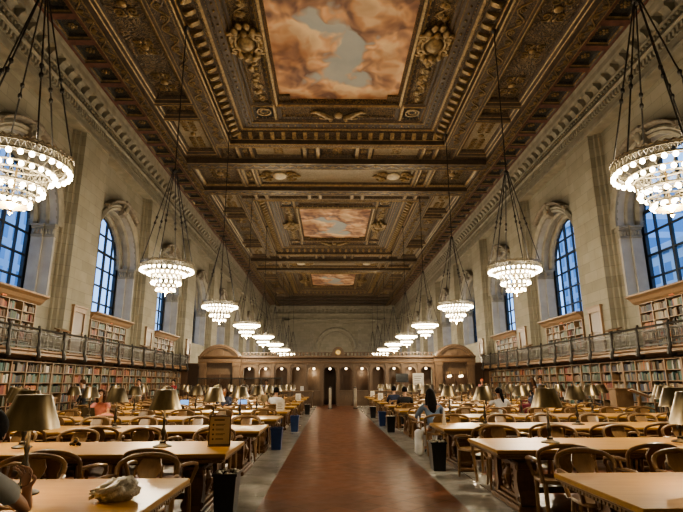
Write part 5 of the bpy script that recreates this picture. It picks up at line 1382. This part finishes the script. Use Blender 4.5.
# dictionary stand with an open volume, and wooden pedestals
r=empty('dictionary_stand',(10.0,17.7,0),-.35); tag(r,'wooden dictionary stand with sloping top near the right bookcases','stand')
m=MB(); m.tube([(0,0,.06),(0,0,.5),(0,0,1.12)],[.07,.05,.06],8); m.build('pedestal',M['oak_chair'],r)
m=MB(); m.bbox(-.24,.24,-.2,.2,0,.06,.015); m.build('base',M['oak_chair'],r)
m=MB(); Q=Matrix.Translation((0,0,1.2))@Matrix.Rotation(R(22),4,'Y'); m.bbox(-.32,.32,-.26,.26,-.02,.02,.008,0,Q); m.box(.29,.32,-.26,.26,.02,.06,0,Q); m.build('sloping_top',M['oak_chair'],r)
r2=empty('open_dictionary',(10.0,17.7,1.235),-.35); tag(r2,'large open dictionary lying on the sloping stand','book')
m=MB(); Q=Matrix.Rotation(R(22),4,'Y'); m.bbox(-.27,.26,-.22,.22,-.008,.005,.003,0,Q); m.build('cover',M['dark_c'] if 'dark_c' in M else M['book_dark red'],r2)
m=MB()
for d in (-1,1): m.bbox(-.24,.24,min(0,d*.2),max(0,d*.2),.005,.045,.015,0,Q)
m.build('pages',M['pages'],r2)
def pedestal(x,y,w,h,label):
    r=empty('wooden_cabinet',(x,y,0)); tag(r,label,'cabinet')
    m=MB(); m.bbox(-w/2,w/2,-.22,.22,.08,h-.04,.01); m.build('carcass',M['oak_shelf'],r)
    m=MB(); m.bbox(-w/2-.03,w/2+.03,-.25,.25,h-.04,h,.01); m.build('top',M['oak_shelf'],r)
    m=MB(); m.box(-w/2+.02,w/2-.02,-.2,.2,0,.08); m.build('plinth',M['oak_dark'],r)
    m=MB(); m.box(-w/2+.05,w/2-.05,-.235,-.22,.14,h-.1); o=m.build('door',M['oak_shelf'],r); m=MB(); m.sphere((w/2-.1,-.25,h*.55),.02,8,6); m.build('knob',M['brass'],o)
pedestal(9.9,18.6,.62,1.38,'square wooden cabinet beside the dictionary stand on the right')
pedestal(-9.95,17.9,.6,1.15,'wooden cabinet standing before the low bookcases on the left')

# ================================================================== OUTSIDE
def facade_mat(name,wall,glassc,bw,bh):
    t=NT(name); t.bsdf(wall,.7); tc=t.n('ShaderNodeTexCoord'); sx=t.n('ShaderNodeSeparateXYZ'); t.l(tc.outputs['Object'],sx.inputs[0])
    cb=t.n('ShaderNodeCombineXYZ'); t.l(sx.outputs['Y'],cb.inputs[0]); t.l(sx.outputs['Z'],cb.inputs[1])
    br=t.n('ShaderNodeTexBrick'); t.l(cb.outputs[0],br.inputs['Vector']); br.offset=0
    for k,x in (('Scale',1),('Brick Width',bw),('Row Height',bh),('Mortar Size',.55),('Mortar Smooth',.02)): br.inputs[k].default_value=x
    br.inputs['Color1'].default_value=(*glassc,1); br.inputs['Color2'].default_value=(*[c*1.6 for c in glassc],1); br.inputs['Mortar'].default_value=(*wall,1)
    t.l(br.outputs[0],t.b.inputs['Base Color']); return t.m
for (x,y,w,d,h,lab,wall) in ((-46,48,14,22,26,'pale office tower seen through the left windows, nearer',(.74,.78,.84)),(-60,86,18,30,44,'taller blue grey tower seen through the left windows',(.60,.68,.78)),(48,52,14,26,22,'pale stone office block seen through the right windows',(.74,.75,.76)),(62,100,18,30,40,'taller grey tower seen through the right windows',(.60,.68,.78))):
    r=empty('office_building',(x,y,-4)); tag(r,lab,'building')
    m=MB(); m.bbox(-w/2,w/2,-d/2,d/2,0,h,.3); m.build('facade',facade_mat('facade_'+str(abs(int(x))),wall,(.20,.30,.42),2.4,3.4),r)
    m=MB(); m.bbox(-w/2-.4,w/2+.4,-d/2-.4,d/2+.4,h-.8,h+.2,.1); m.box(-w/4,w/4,-d/5,d/5,h+.2,h+3); m.build('roof',plain('roof_stone_%d'%abs(int(x)),wall,.8,0,.1,1),r)
m=MB(); m.box(-160,160,-60,240,-4.4,-4); tag(m.build('ground',plain('street_ground',(.12,.12,.12),.9,0,.2,.3)),kind='structure')

# ================================================================== SKY, CAMERA, VIEW
w=bpy.data.worlds.new('dusk_sky'); SC.world=w; w.use_nodes=True; nt=w.node_tree; nt.nodes.clear()
o_=nt.nodes.new('ShaderNodeOutputWorld'); b_=nt.nodes.new('ShaderNodeBackground'); tc=nt.nodes.new('ShaderNodeTexCoord'); sx=nt.nodes.new('ShaderNodeSeparateXYZ'); rp=nt.nodes.new('ShaderNodeValToRGB')
nt.links.new(tc.outputs['Generated'],sx.inputs[0]); nt.links.new(sx.outputs['Z'],rp.inputs[0]); nt.links.new(rp.outputs[0],b_.inputs[0]); nt.links.new(b_.outputs[0],o_.inputs[0])
e=rp.color_ramp.elements; e[0].position=0; e[0].color=(.25,.43,.74,1); e[1].position=.6; e[1].color=(.11,.24,.52,1)
b_.inputs[1].default_value=SKY
cam=bpy.data.cameras.new('camera'); cam.sensor_fit='HORIZONTAL'; cam.sensor_width=36; cam.lens=FPX/683*36; cam.clip_start=.05; cam.clip_end=500
co=bpy.data.objects.new('camera',cam); COL.objects.link(co); co.location=(CX,0,CZ); co.rotation_euler=(Matrix.Rotation(-YAW,3,'Z')@Matrix.Rotation(R(90)+TH,3,'X')@Matrix.Rotation(R(-.2),3,'Z')).to_euler(); SC.camera=co
SC.view_settings.view_transform='AgX'; SC.view_settings.look='AgX - Medium High Contrast'; SC.view_settings.exposure=EXPO
SC.cycles.max_bounces=6; SC.cycles.diffuse_bounces=4; SC.cycles.glossy_bounces=3; SC.cycles.transparent_max_bounces=12
SC.cycles.sample_clamp_indirect=4; SC.cycles.caustics_reflective=False; SC.cycles.caustics_refractive=False
SC.cycles.use_denoising=True
